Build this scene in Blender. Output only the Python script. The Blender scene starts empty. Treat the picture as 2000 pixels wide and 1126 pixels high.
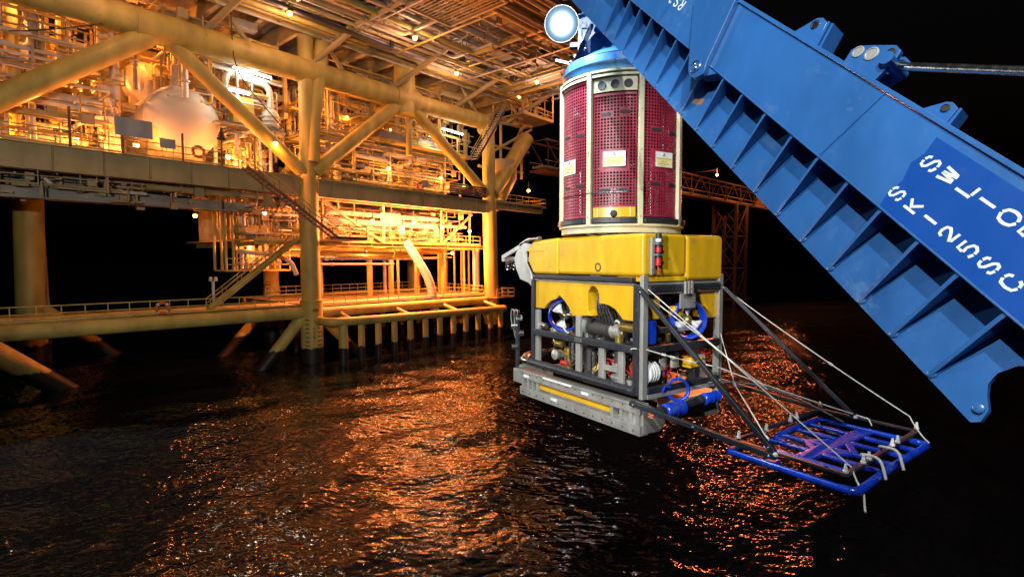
import bpy, math, random
import numpy as np
from mathutils import Vector, Matrix

# ------------------------------------------------------------------ camera, sky, exposure
SC = bpy.context.scene
COL = SC.collection
cam_d = bpy.data.cameras.new("camera")
cam_d.sensor_width = 36.0
cam_d.lens = 36.0 * 1040 / 2000
cam_d.clip_start = 0.05
cam_d.clip_end = 6000
cam = bpy.data.objects.new("camera", cam_d)
COL.objects.link(cam)
cam.location = (0, 0, 10.0)
cam.rotation_euler = (math.radians(87.0), 0, 0)
SC.camera = cam

world = bpy.data.worlds.new("World")
SC.world = world
world.use_nodes = True
wn = world.node_tree.nodes
bg = wn["Background"]
sky = wn.new("ShaderNodeTexSky")
sky.sky_type = 'NISHITA'
sky.sun_disc = False
sky.sun_elevation = math.radians(-3.5)      # night: the sun is well below the horizon
sky.sun_rotation = math.radians(200)
world.node_tree.links.new(sky.outputs[0], bg.inputs[0])
bg.inputs[1].default_value = 0.05

SC.view_settings.view_transform = 'Standard'
SC.view_settings.look = 'None'
SC.view_settings.exposure = 0.0
SC.view_settings.gamma = 1.0
SC.cycles.use_denoising = True
SC.cycles.sample_clamp_indirect = 3.0
SC.cycles.sample_clamp_direct = 20.0
SC.cycles.max_bounces = 6
SC.cycles.diffuse_bounces = 2
SC.cycles.glossy_bounces = 3
SC.cycles.transmission_bounces = 2
SC.cycles.caustics_reflective = False
SC.cycles.caustics_refractive = False

# the survey ship's own deck floodlights, on her mast behind the camera
FLOODS = [  # position, aim, power, cone
    ((0.9, -3.8, 18.4), (2.0, 4.5, 10.0), 3900, 80, (0.92, 0.96, 1.0)),
    ((-2.4, -4.4, 17.8), (2.0, 4.5, 10.0), 5200, 80, (0.86, 0.97, 1.0)),
    ((-5.0, -3.2, 12.4), (1.2, 7.2, 9.9), 6200, 24, (1.0, 0.97, 0.92)),
    ((-2.5, -5.5, 13.8), (-28, 64, 21), 24000, 54, (1.0, 0.90, 0.78)),
]
SODIUM = (1.0, 0.35, 0.055)
SODIUM_W = 1500.0

# ------------------------------------------------------------------ mesh collector
class MB:
    def __init__(s):
        s.v, s.f = [], []

    def add(s, vs, fs):
        o = len(s.v)
        s.v.extend([tuple(x) for x in vs])
        s.f.extend([tuple(i + o for i in f) for f in fs])
        return s

    def box(s, c, ax, ay, az):
        """c centre; ax, ay, az half-extent vectors"""
        c, ax, ay, az = Vector(c), Vector(ax), Vector(ay), Vector(az)
        vs = [c + ax * i + ay * j + az * k for i in (-1, 1) for j in (-1, 1) for k in (-1, 1)]
        fs = [(0, 1, 3, 2), (4, 6, 7, 5), (0, 4, 5, 1), (2, 3, 7, 6), (0, 2, 6, 4), (1, 5, 7, 3)]
        if ax.cross(ay).dot(az) < 0:
            fs = [tuple(reversed(f)) for f in fs]
        return s.add(vs, fs)

    def beam(s, a, b, w, h, up=(0, 0, 1)):
        a, b = Vector(a), Vector(b)
        t = (b - a).normalized()
        up = Vector(up)
        if abs(t.dot(up)) > 0.97:
            up = Vector((1, 0, 0)) if abs(t.x) < 0.9 else Vector((0, 1, 0))
        x = t.cross(up).normalized()
        y = x.cross(t).normalized()
        return s.box((a + b) / 2, t * ((b - a).length / 2), x * w / 2, y * h / 2)

    def ibeam(s, a, b, w, h, up=(0, 0, 1), th=0.12):
        a, b = Vector(a), Vector(b)
        t = (b - a).normalized()
        up = Vector(up)
        if abs(t.dot(up)) > 0.97:
            up = Vector((1, 0, 0))
        x = t.cross(up).normalized()
        y = x.cross(t).normalized()
        k = h * th
        s.beam(a + y * (h / 2 - k / 2), b + y * (h / 2 - k / 2), w, k, y)
        s.beam(a - y * (h / 2 - k / 2), b - y * (h / 2 - k / 2), w, k, y)
        s.beam(a, b, w * 0.15, h - 2 * k, y)
        return s

    def tube(s, path, r, n=10, r2=None, caps=True, closed=False):
        P = [Vector(p) for p in path]
        m = len(P)
        t0 = (P[1] - P[0]).normalized()
        ref = Vector((0, 0, 1)) if abs(t0.z) < 0.9 else Vector((1, 0, 0))
        x = t0.cross(ref).normalized()
        rings = []
        for i, p in enumerate(P):
            if closed:
                t = (P[(i + 1) % m] - P[i - 1]).normalized()
            else:
                t = (P[min(i + 1, m - 1)] - P[max(i - 1, 0)]).normalized()
            x = (x - t * x.dot(t)).normalized()
            y = t.cross(x)
            rr = r if r2 is None else r + (r2 - r) * i / (m - 1)
            if callable(rr):
                rr = rr(i / (m - 1))
            rings.append([p + (x * math.cos(a) + y * math.sin(a)) * rr for a in (2 * math.pi * k / n for k in range(n))])
        vs = [v for ring in rings for v in ring]
        fs = []
        for i in range(m if closed else m - 1):
            j = (i + 1) % m
            for k in range(n):
                k2 = (k + 1) % n
                fs.append((i * n + k, i * n + k2, j * n + k2, j * n + k))
        if caps and not closed:
            fs.append(tuple(reversed(range(n))))
            fs.append(tuple((m - 1) * n + k for k in range(n)))
        return s.add(vs, fs)

    def lathe(s, c, axis, prof, n=24, a0=0.0, a1=2 * math.pi):
        """prof: list of (radius, distance along axis)"""
        c, t = Vector(c), Vector(axis).normalized()
        ref = Vector((0, 0, 1)) if abs(t.z) < 0.9 else Vector((1, 0, 0))
        x = t.cross(ref).normalized()
        y = t.cross(x)
        vs, fs = [], []
        for r, d in prof:
            for k in range(n):
                a = 2 * math.pi * k / n
                vs.append(c + t * d + (x * math.cos(a) + y * math.sin(a)) * max(r, 1e-4))
        for i in range(len(prof) - 1):
            for k in range(n):
                k2 = (k + 1) % n
                fs.append((i * n + k, i * n + k2, (i + 1) * n + k2, (i + 1) * n + k))
        return s.add(vs, fs)

    def ring(s, c, axis, R, r, n=28, m=8):
        c, t = Vector(c), Vector(axis).normalized()
        ref = Vector((0, 0, 1)) if abs(t.z) < 0.9 else Vector((1, 0, 0))
        x = t.cross(ref).normalized()
        y = t.cross(x)
        return s.tube([c + (x * math.cos(a) + y * math.sin(a)) * R for a in (2 * math.pi * k / n for k in range(n))], r, m, closed=True)

    def prism(s, poly, o, ex, ey, ez):
        """2-D polygon laid on o + x*ex + y*ey, thickness vector ez"""
        o, ex, ey, ez = Vector(o), Vector(ex), Vector(ey), Vector(ez)
        n = len(poly)
        area = sum(poly[i][0] * poly[(i + 1) % n][1] - poly[(i + 1) % n][0] * poly[i][1] for i in range(n))
        if (area < 0) != (ex.cross(ey).dot(ez) < 0):
            poly = list(reversed(poly))
        a = [o + ex * p[0] + ey * p[1] for p in poly]
        b = [p + ez for p in a]
        fs = [tuple(reversed(range(n))), tuple(n + i for i in range(n))]
        fs += [(i, (i + 1) % n, n + (i + 1) % n, n + i) for i in range(n)]
        return s.add(a + b, fs)

    def sphere(s, c, r, n=12, m=8, sq=1.0):
        prof = [(r * math.sin(math.pi * i / m), -r * sq * math.cos(math.pi * i / m)) for i in range(m + 1)]
        return s.lathe(c, (0, 0, 1), prof, n)

def base_loc(parent):
    p = parent
    while p.parent is not None:
        p = p.parent
    return p

def link_mesh(name, me, parent=None, local=False, loc=None, rot=None):
    o = bpy.data.objects.new(name, me)
    COL.objects.link(o)
    if loc is not None:
        o.location = loc
    if rot is not None:
        o.rotation_euler = rot
    if parent is not None:
        o.parent = parent
        if not local and parent.type == 'EMPTY':
            o.matrix_parent_inverse = (Matrix.Translation(parent.location) @ parent.rotation_euler.to_matrix().to_4x4()).inverted()
    return o

def mesh(name, mb, mat, smooth=True, angle=38):
    me = bpy.data.meshes.new(name)
    me.from_pydata([tuple(v) for v in mb.v], [], mb.f)
    if mat is not None:
        me.materials.append(mat)
    if smooth:
        me.shade_smooth()
        me.set_sharp_from_angle(angle=math.radians(angle))
    me.update()
    return me

def build(name, mb, mat, parent=None, local=False, smooth=True, bevel=0.0, loc=None, angle=38):
    o = link_mesh(name, mesh(name, mb, mat, smooth, angle), parent, local, loc)
    if bevel > 0:
        b = o.modifiers.new("edge", 'BEVEL')
        b.width = bevel
        b.segments = 3
        b.limit_method = 'ANGLE'
        b.angle_limit = math.radians(40)
        b.harden_normals = True
    return o

def thing(name, label, cat, loc=(0, 0, 0), group=None, rotz=0.0):
    o = bpy.data.objects.new(name, None)
    COL.objects.link(o)
    o.location = loc
    o.rotation_euler = (0, 0, rotz)
    o.empty_display_size = 0.2
    o["label"] = label
    o["category"] = cat
    if group:
        o["group"] = group
    return o

def tag(o, label=None, cat=None, group=None, kind=None):
    if label: o["label"] = label
    if cat: o["category"] = cat
    if group: o["group"] = group
    if kind: o["kind"] = kind
    return o

def rounded(path, r=0.3, k=3):
    """round the corners of a polyline"""
    P = [Vector(p) for p in path]
    out = [P[0]]
    for a, b, c in zip(P, P[1:], P[2:]):
        d1, d2 = (a - b), (c - b)
        q = min(r, d1.length * 0.45, d2.length * 0.45)
        s, e = b + d1.normalized() * q, b + d2.normalized() * q
        for i in range(k + 1):
            t = i / k
            out.append(s * (1 - t) ** 2 + b * 2 * t * (1 - t) + e * t * t)
    out.append(P[-1])
    return out

# ------------------------------------------------------------------ materials
def nodes(name):
    m = bpy.data.materials.new(name)
    m.use_nodes = True
    t = m.node_tree
    return m, t.nodes, t.links, t.nodes["Principled BSDF"]

def paint(name, col, rough=0.45, metal=0.0, var=0.25, dirt=0.25, dirt_col=(0.10, 0.05, 0.025), scale=1.2, bump=0.15, coat=0.0, growth=False, streak=True, scuff=None):
    m, N, L, B = nodes(name)
    geo = N.new("ShaderNodeNewGeometry")
    mp = N.new("ShaderNodeMapping")
    mp.inputs["Scale"].default_value = (scale, scale, scale * (0.35 if streak else 1.0))
    L.new(geo.outputs["Position"], mp.inputs[0])
    n1 = N.new("ShaderNodeTexNoise"); n1.inputs["Scale"].default_value = 1.0; n1.inputs["Detail"].default_value = 6
    n2 = N.new("ShaderNodeTexNoise"); n2.inputs["Scale"].default_value = 4.0; n2.inputs["Detail"].default_value = 8; n2.inputs["Roughness"].default_value = 0.7
    L.new(mp.outputs[0], n1.inputs["Vector"]); L.new(mp.outputs[0], n2.inputs["Vector"])
    r1 = N.new("ShaderNodeValToRGB")
    r1.color_ramp.elements[0].position = 0.3
    r1.color_ramp.elements[1].position = 0.72
    r1.color_ramp.elements[0].color = tuple(c * (1 - var) for c in col) + (1,)
    r1.color_ramp.elements[1].color = tuple(min(1, c * (1 + var * 0.5)) for c in col) + (1,)
    L.new(n1.outputs[0], r1.inputs[0])
    r2 = N.new("ShaderNodeValToRGB")
    r2.color_ramp.elements[0].position = 0.58
    r2.color_ramp.elements[1].position = 0.76
    r2.color_ramp.elements[0].color = (0, 0, 0, 1)
    r2.color_ramp.elements[1].color = (dirt * 2.2,) * 3 + (1,)
    L.new(n2.outputs[0], r2.inputs[0])
    mx = N.new("ShaderNodeMixRGB")
    L.new(r2.outputs[0], mx.inputs[0]); L.new(r1.outputs[0], mx.inputs[1])
    mx.inputs[2].default_value = dirt_col + (1,)
    out = mx.outputs[0]
    if growth:                                   # weed and barnacles in the splash zone
        sp = N.new("ShaderNodeSeparateXYZ"); L.new(geo.outputs["Position"], sp.inputs[0])
        ad = N.new("ShaderNodeMath"); ad.operation = 'MULTIPLY_ADD'
        n3 = N.new("ShaderNodeTexNoise"); n3.inputs["Scale"].default_value = 2.5; n3.inputs["Detail"].default_value = 5
        L.new(geo.outputs["Position"], n3.inputs["Vector"])
        L.new(n3.outputs[0], ad.inputs[0]); ad.inputs[1].default_value = -0.7; L.new(sp.outputs[2], ad.inputs[2])
        rr = N.new("ShaderNodeValToRGB")
        rr.color_ramp.elements[0].position = 0.92; rr.color_ramp.elements[1].position = 1.0
        mr = N.new("ShaderNodeMapRange"); mr.inputs[1].default_value = 0.0; mr.inputs[2].default_value = 1.25
        L.new(ad.outputs[0], mr.inputs[0]); L.new(mr.outputs[0], rr.inputs[0])
        m2 = N.new("ShaderNodeMixRGB"); L.new(rr.outputs[0], m2.inputs[0])
        m2.inputs[1].default_value = (0.012, 0.010, 0.008, 1); L.new(out, m2.inputs[2])
        out = m2.outputs[0]
    if scuff:                                    # scrapes and rubbed spots down to an older coat
        sc_col, sc_amt = scuff
        m3 = N.new("ShaderNodeMapping"); m3.inputs["Rotation"].default_value = (0.5, 0.4, 0.9); m3.inputs["Scale"].default_value = (scale * 9, scale * 1.3, scale * 4)
        L.new(geo.outputs["Position"], m3.inputs[0])
        n4 = N.new("ShaderNodeTexNoise"); n4.inputs["Scale"].default_value = 1.0; n4.inputs["Detail"].default_value = 9; n4.inputs["Roughness"].default_value = 0.72
        L.new(m3.outputs[0], n4.inputs["Vector"])
        n5 = N.new("ShaderNodeTexNoise"); n5.inputs["Scale"].default_value = scale * 0.9; n5.inputs["Detail"].default_value = 3
        L.new(geo.outputs["Position"], n5.inputs["Vector"])
        mu = N.new("ShaderNodeMath"); mu.operation = 'MULTIPLY'; L.new(n4.outputs[0], mu.inputs[0]); L.new(n5.outputs[0], mu.inputs[1])
        r4 = N.new("ShaderNodeValToRGB")
        r4.color_ramp.elements[0].position = 0.335; r4.color_ramp.elements[1].position = 0.40
        r4.color_ramp.elements[0].color = (0, 0, 0, 1); r4.color_ramp.elements[1].color = (sc_amt,) * 3 + (1,)
        L.new(mu.outputs[0], r4.inputs[0])
        m4 = N.new("ShaderNodeMixRGB"); L.new(r4.outputs[0], m4.inputs[0]); L.new(out, m4.inputs[1]); m4.inputs[2].default_value = sc_col + (1,)
        out = m4.outputs[0]
    L.new(out, B.inputs["Base Color"])
    B.inputs["Metallic"].default_value = metal
    mr2 = N.new("ShaderNodeMapRange")
    mr2.inputs[3].default_value = max(0.05, rough - 0.12); mr2.inputs[4].default_value = min(1, rough + 0.18)
    L.new(n2.outputs[0], mr2.inputs[0]); L.new(mr2.outputs[0], B.inputs["Roughness"])
    if coat:
        B.inputs["Coat Weight"].default_value = coat
        B.inputs["Coat Roughness"].default_value = 0.12
    if bump:
        bp = N.new("ShaderNodeBump"); bp.inputs["Strength"].default_value = bump; bp.inputs["Distance"].default_value = 0.02
        L.new(n2.outputs[0], bp.inputs["Height"]); L.new(bp.outputs[0], B.inputs["Normal"])
    return m

def emit(name, col, st):
    m, N, L, B = nodes(name)
    B.inputs["Base Color"].default_value = (0.8, 0.8, 0.8, 1)
    B.inputs["Emission Color"].default_value = col + (1,)
    B.inputs["Emission Strength"].default_value = st
    return m

M = {}
M['cream'] = paint("cream_paint", (0.60, 0.45, 0.115), 0.5, growth=True, scale=0.9, dirt=0.32, var=0.35)
M['steel'] = paint("buff_steel_paint", (0.46, 0.36, 0.17), 0.55, scale=0.7, dirt=0.3)
M['grey'] = paint("grey_paint", (0.34, 0.33, 0.30), 0.55, scale=0.8, dirt=0.25)
M['white'] = paint("off_white_paint", (0.68, 0.64, 0.56), 0.45, scale=0.8, dirt=0.15)
M['lag'] = paint("pipe_cladding", (0.55, 0.54, 0.50), 0.35, metal=0.6, scale=1.5, dirt=0.12)
M['pipeyel'] = paint("yellow_pipe_paint", (0.62, 0.42, 0.08), 0.45, scale=1.0)
M['rust'] = paint("rusty_steel", (0.22, 0.11, 0.06), 0.7, scale=1.5, dirt=0.4)
M['dark'] = paint("dark_steel", (0.05, 0.045, 0.04), 0.6, scale=1.5)
M['bridge'] = paint("dark_bridge_steel", (0.085, 0.05, 0.032), 0.7, scale=0.8)
M['redox'] = paint("red_oxide_paint", (0.35, 0.10, 0.05), 0.6)
M['board'] = paint("blank_sign_board", (0.40, 0.40, 0.42), 0.5, dirt=0.08)
M['tank'] = paint("tank_paint", (0.76, 0.72, 0.62), 0.45, scale=0.35, dirt=0.01, var=0.05, bump=0)
M['blue'] = paint("blue_marine_paint", (0.024, 0.115, 0.33), 0.34, scale=2.2, dirt=0.2, var=0.3, dirt_col=(0.07, 0.14, 0.26), bump=0.10, coat=0.35, scuff=((0.10, 0.19, 0.33), 0.4))
M['bluenew'] = paint("fresh_blue_paint", (0.006, 0.062, 0.29), 0.28, scale=1.6, dirt=0.06, var=0.1, dirt_col=(0.01, 0.04, 0.2), bump=0.04, coat=0.4, scuff=((0.05, 0.12, 0.3), 0.35))
M['bluefr'] = paint("blue_tube_paint", (0.006, 0.05, 0.55), 0.25, scale=6, dirt=0.15, dirt_col=(0.01, 0.02, 0.1), bump=0.05, coat=0.5, scuff=((0.10, 0.16, 0.4), 0.7))
M['yellow'] = paint("yellow_foam_skin", (0.74, 0.42, 0.012), 0.30, scale=5, dirt=0.22, var=0.2, dirt_col=(0.40, 0.20, 0.02), bump=0.06, coat=0.45, scuff=((0.36, 0.24, 0.07), 0.6))
M['black'] = paint("black_rubber", (0.020, 0.022, 0.028), 0.42, scale=8, dirt=0.3, dirt_col=(0.06, 0.065, 0.08), bump=0.2, scuff=((0.10, 0.10, 0.11), 0.6))
M['alu'] = paint("bare_aluminium", (0.50, 0.49, 0.45), 0.42, metal=0.55, scale=6, dirt=0.22, dirt_col=(0.22, 0.18, 0.12), bump=0.12, scuff=((0.66, 0.65, 0.60), 0.7))
M['alupale'] = paint("pale_painted_aluminium", (0.62, 0.57, 0.36), 0.45, scale=5, dirt=0.2)
M['red'] = paint("red_plastic_mesh", (0.28, 0.018, 0.042), 0.42, scale=5, dirt=0.12, dirt_col=(0.45, 0.20, 0.22), bump=0.05, scuff=((0.40, 0.22, 0.24), 0.6))
M['rope'] = paint("white_rope", (0.70, 0.66, 0.58), 0.8, scale=30, dirt=0.2, dirt_col=(0.35, 0.3, 0.22))
M['whitepl'] = paint("white_plastic", (0.78, 0.78, 0.76), 0.35, scale=10, dirt=0.08)
M['hose'] = paint("black_hose", (0.018, 0.018, 0.02), 0.35, scale=10, dirt=0.15)
M['chrome'] = paint("bright_steel", (0.62, 0.62, 0.60), 0.22, metal=1.0, scale=10, dirt=0.1, bump=0.04)
M['orange'] = paint("orange_plastic", (0.70, 0.14, 0.02), 0.5, scale=10)
M['redpl'] = paint("red_plastic", (0.6, 0.02, 0.02), 0.35, scale=10)
M['brass'] = paint("brass_fitting", (0.5, 0.34, 0.08), 0.35, metal=0.8, scale=10)
M['signyel'] = paint("yellow_sign_face", (0.80, 0.70, 0.28), 0.5, scale=10, dirt=0.06)
M['ink'] = paint("black_ink", (0.02, 0.02, 0.02), 0.6, dirt=0)
M['letter'] = paint("white_stencil_paint", (0.74, 0.78, 0.80), 0.5, scale=20, dirt=0.15, dirt_col=(0.2, 0.3, 0.5))
M['drum'] = paint("winch_drum_steel", (0.07, 0.04, 0.045), 0.5, metal=0.2, scale=6)
M['glow'] = emit("sodium_lamp_glass", SODIUM, 70.0)
M['glowwhite'] = emit("white_lamp_glass", (0.86, 0.95, 1.0), 90.0)
M['tubewhite'] = emit("fluorescent_tube_glass", (1.0, 0.96, 0.86), 26.0)

def lens_mat(centre, radius):
    """floodlight lens: halo painted into its emission, white middle fading to a bluish rim"""
    m, N, L, B = nodes("floodlight_lens_halo")
    geo = N.new("ShaderNodeNewGeometry")
    d = N.new("ShaderNodeVectorMath"); d.operation = 'DISTANCE'; d.inputs[1].default_value = centre
    L.new(geo.outputs["Position"], d.inputs[0])
    mr = N.new("ShaderNodeMapRange"); mr.inputs[1].default_value = 0.0; mr.inputs[2].default_value = radius; mr.inputs[3].default_value = 1.0; mr.inputs[4].default_value = 0.0
    L.new(d.outputs["Value"], mr.inputs[0])
    pw = N.new("ShaderNodeMath"); pw.operation = 'POWER'; pw.inputs[1].default_value = 4.5; L.new(mr.outputs[0], pw.inputs[0])  # fall-off draws the lamp's halo on the lens itself
    ma = N.new("ShaderNodeMath"); ma.operation = 'MULTIPLY_ADD'; ma.inputs[1].default_value = 80.0; ma.inputs[2].default_value = 0.30; L.new(pw.outputs[0], ma.inputs[0])
    L.new(ma.outputs[0], B.inputs["Emission Strength"])
    B.inputs["Emission Color"].default_value = (0.42, 0.72, 1.0, 1)
    B.inputs["Base Color"].default_value = (0.004, 0.005, 0.008, 1)
    B.inputs["Roughness"].default_value = 0.6
    B.inputs["Specular IOR Level"].default_value = 0.1
    return m

def water_mat():
    m, N, L, B = nodes("sea_water")
    B.inputs["Base Color"].default_value = (0.004, 0.006, 0.008, 1)
    B.inputs["Roughness"].default_value = 0.05
    B.inputs["IOR"].default_value = 1.42
    geo = N.new("ShaderNodeNewGeometry")
    mp = N.new("ShaderNodeMapping"); mp.inputs["Scale"].default_value = (1.0, 1.5, 1.0)
    mp.inputs["Rotation"].default_value = (0, 0, math.radians(20))
    L.new(geo.outputs["Position"], mp.inputs[0])
    a = N.new("ShaderNodeTexNoise"); a.inputs["Scale"].default_value = 2.3; a.inputs["Detail"].default_value = 0.7; a.inputs["Roughness"].default_value = 0.5
    b = N.new("ShaderNodeTexNoise"); b.inputs["Scale"].default_value = 6.5; b.inputs["Detail"].default_value = 0
    L.new(mp.outputs[0], a.inputs["Vector"]); L.new(mp.outputs[0], b.inputs["Vector"])
    b1 = N.new("ShaderNodeBump"); b1.inputs["Strength"].default_value = 1.0; b1.inputs["Distance"].default_value = 0.085
    b2 = N.new("ShaderNodeBump"); b2.inputs["Strength"].default_value = 1.0; b2.inputs["Distance"].default_value = 0.007
    c = N.new("ShaderNodeTexNoise"); c.inputs["Scale"].default_value = 0.11; c.inputs["Detail"].default_value = 3
    L.new(geo.outputs["Position"], c.inputs["Vector"])
    cr = N.new("ShaderNodeMapRange"); cr.inputs[1].default_value = 0.35; cr.inputs[2].default_value = 0.65; cr.inputs[3].default_value = 0.55; cr.inputs[4].default_value = 1.0
    L.new(c.outputs[0], cr.inputs[0]); L.new(cr.outputs[0], b1.inputs["Strength"])       # cat's-paws: calmer and rougher patches
    L.new(a.outputs[0], b1.inputs["Height"]); L.new(b.outputs[0], b2.inputs["Height"])
    L.new(b1.outputs[0], b2.inputs["Normal"]); L.new(b2.outputs[0], B.inputs["Normal"])
    return m

# ------------------------------------------------------------------ the ship's floodlights
for i, (pos, aim, pw, cone, colr) in enumerate(FLOODS):
    root = thing("ship_floodlight", "ship's deck floodlight on the mast, " + ("right one over the boom", "left one over the boom", "low one aimed at the vehicle", "aimed at the platform")[i], "floodlight", pos)
    d = (Vector(aim) - Vector(pos)).normalized()
    b = MB(); b.lathe(Vector(pos), d, [(0.0, -0.34), (0.14, -0.32), (0.24, -0.06), (0.26, 0.0), (0.25, 0.0), (0.20, -0.05)], 20)
    build("lamp_housing", b, M['dark'], root)
    b = MB(); b.beam(Vector(pos) - d * 0.25, Vector(pos) - d * 0.25 + Vector((0, -0.2, -1.2)), 0.08, 0.08)
    build("bracket", b, M['dark'], root)
    ld = bpy.data.lights.new("ship_flood_light", 'SPOT')
    ld.energy = pw; ld.color = colr; ld.spot_size = math.radians(cone); ld.spot_blend = 0.5; ld.shadow_soft_size = 0.10
    lo = bpy.data.objects.new("ship_flood_light", ld)
    COL.objects.link(lo)
    lo.location = Vector(pos) + d * 0.08
    lo.rotation_euler = d.to_track_quat('-Z', 'Y').to_euler()

# ------------------------------------------------------------------ sea
def build_sea():
    rng = np.random.default_rng(4)
    rr = [2.0]
    while rr[-1] < 5000:
        r = rr[-1]
        rr.append(r * (1.0095 if r < 260 else 1.08) + (0 if r > 6 else 0.25))
    rr = np.array(rr)
    dense = np.radians(np.linspace(-62, 62, 560))
    coarse = np.radians(np.linspace(66, 294, 58))
    ang = np.concatenate([dense, coarse])
    R, A = np.meshgrid(rr, ang, indexing='ij')
    X, Y = R * np.sin(A), R * np.cos(A)
    Z = np.zeros_like(X)
    cell = np.maximum(R * 0.0095, R * (dense[1] - dense[0]))
    for i in range(64):
        lam = 0.35 * (7.5 / 0.35) ** rng.random()
        th = math.radians(-65) + rng.normal() * 0.75
        k = 2 * math.pi / lam
        amp = 0.0034 * lam ** 0.9
        att = np.clip((lam / cell - 2.5) / 3.0, 0, 1)
        ph = rng.random() * 6.28
        w = np.sin(k * (X * math.cos(th) + Y * math.sin(th)) + ph)
        Z += amp * att * (w + 0.35 * w * w - 0.17)
    fade = np.clip((420 - R) / 200, 0, 1)
    Z *= fade
    nr, na = X.shape
    vs = np.stack([X, Y, Z], -1).reshape(-1, 3)
    i, j = np.meshgrid(np.arange(nr - 1), np.arange(na), indexing='ij')
    j2 = (j + 1) % na
    q = np.stack([i * na + j, i * na + j2, (i + 1) * na + j2, (i + 1) * na + j], -1).reshape(-1, 4)
    q = q[:, ::-1]
    me = bpy.data.meshes.new("sea")
    me.vertices.add(len(vs)); me.vertices.foreach_set("co", vs.ravel())
    me.loops.add(q.size); me.loops.foreach_set("vertex_index", q.ravel())
    me.polygons.add(len(q))
    me.polygons.foreach_set("loop_start", np.arange(0, q.size, 4))
    me.polygons.foreach_set("loop_total", np.full(len(q), 4))
    me.update(calc_edges=True)
    me.shade_smooth()
    me.materials.append(water_mat())
    o = bpy.data.objects.new("sea", me)
    COL.objects.link(o)
    tag(o, "dark rippled sea glittering with orange lamp reflections", kind="structure")
build_sea()

# ------------------------------------------------------------------ platform frame of reference
PB = Vector((-19.75, 52.0, 0.0))
PU = Vector((0.656, 0.755, 0)).normalized()     # along the platform face
PV = Vector((-PU.y, PU.x, 0))                   # inward, away from the ship
Zv = Vector((0, 0, 1))
def G(u, v, z):
    return PB + PU * u + PV * v + Zv * z
ROTZ = math.atan2(PU.y, PU.x)
def gbox(mb, u0, u1, v0, v1, z0, z1):
    return mb.box(G((u0 + u1) / 2, (v0 + v1) / 2, (z0 + z1) / 2), PU * (u1 - u0) / 2, PV * (v1 - v0) / 2, Zv * (z1 - z0) / 2)
def gt(path, r, n=10, **k):
    return MB().tube([G(*p) for p in path], r, n, **k)

PLAT = thing("offshore_platform", "steel gas platform on tubular legs, glowing amber from inside, across the water", "platform", G(0, 0, 0))
def pp(name, mb, mat='cream', **k):
    return build(name, mb, M[mat], PLAT, **k)

# legs
legB = pp("leg", gt([(0.13, 0, -3), (0.12, 0, 6.2)], 1.06, 28))
pp("leg", gt([(0.12, 0, 6.0), (0.0, 0, 18.2)], 0.92, 28))
pp("leg", gt([(0.0, 0, 18.2), (0.0, 0, 32.2)], 0.72, 24))
pp("leg", gt([(0.3, -0.35, 19.5), (0.5, -0.35, 23), (1.9, -0.35, 33.6)], 0.66, 20))
for a in ([(25.9, 0, -3), (25.9, 0, 6)], ):
    pp("leg", gt(a, 1.05, 24))
pp("leg", gt([(25.9, 0, 5.9), (25.5, 0, 18.2)], 0.93, 24))
pp("leg", gt([(25.5, 0, 18.2), (25.3, 0, 29)], 0.85, 24))
pp("leg", gt([(-17.9, 22, -3), (-17.6, 22, 18)], 1.2, 24))
pp("leg", gt([(-16.5, 22.6, -3), (-16.9, 22.6, 18)], 0.4, 16))
pp("leg", gt([(5.4, 20, -3), (5.4, 20, 6.5)], 1.05, 24))
pp("leg", gt([(5.4, 20, 6.5), (5.4, 20, 18)], 0.95, 24))
pp("leg", gt([(30, 21.5, -3), (30, 21.5, 18)], 1.1, 24))
pp("leg", gt([(-25.7, 0, -3), (-25.7, 0, 33)], 1.0, 24))
for z in (10.4, 6.1):
    b = MB(); b.lathe(G(0.1, 0, z), (0, 0, 1), [(0.99, -0.06), (1.0, -0.06), (1.12, -0.03), (1.12, 0.03), (0.99, 0.06)], 28) if z < 8 else b.lathe(G(0.06, 0, z), (0, 0, 1), [(0.90, -0.03), (0.945, -0.03), (0.945, 0.03), (0.90, 0.03)], 28)
    pp("weld_band", b, 'cream')
# jacket braces entering the water
for a, b_, r in [((-0.3, 0.2, 5.0), (-6.2, 0.6, -2.0), 0.55), ((0.6, 0.4, 5.0), (8.5, 1.5, -2.2), 0.5),
                 ((-26.5, 5, 7.5), (-17.0, 4.6, -1.2), 0.78), ((-17.0, 21.5, 5.2), (-10.5, 21.0, -1.0), 0.62),
                 ((4.6, 19, 4.6), (-5.5, 9.5, -1.0), 0.55), ((5.6, 20, 5.0), (11, 20.3, -2), 0.55),
                 ((5.0, 19, 4.8), (6.3, 17.5, -2), 0.6), ((25.6, 0.5, 4.5), (20, 8, -2), 0.5)]:
    pp("brace", gt([a, b_], r, 18))
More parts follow.
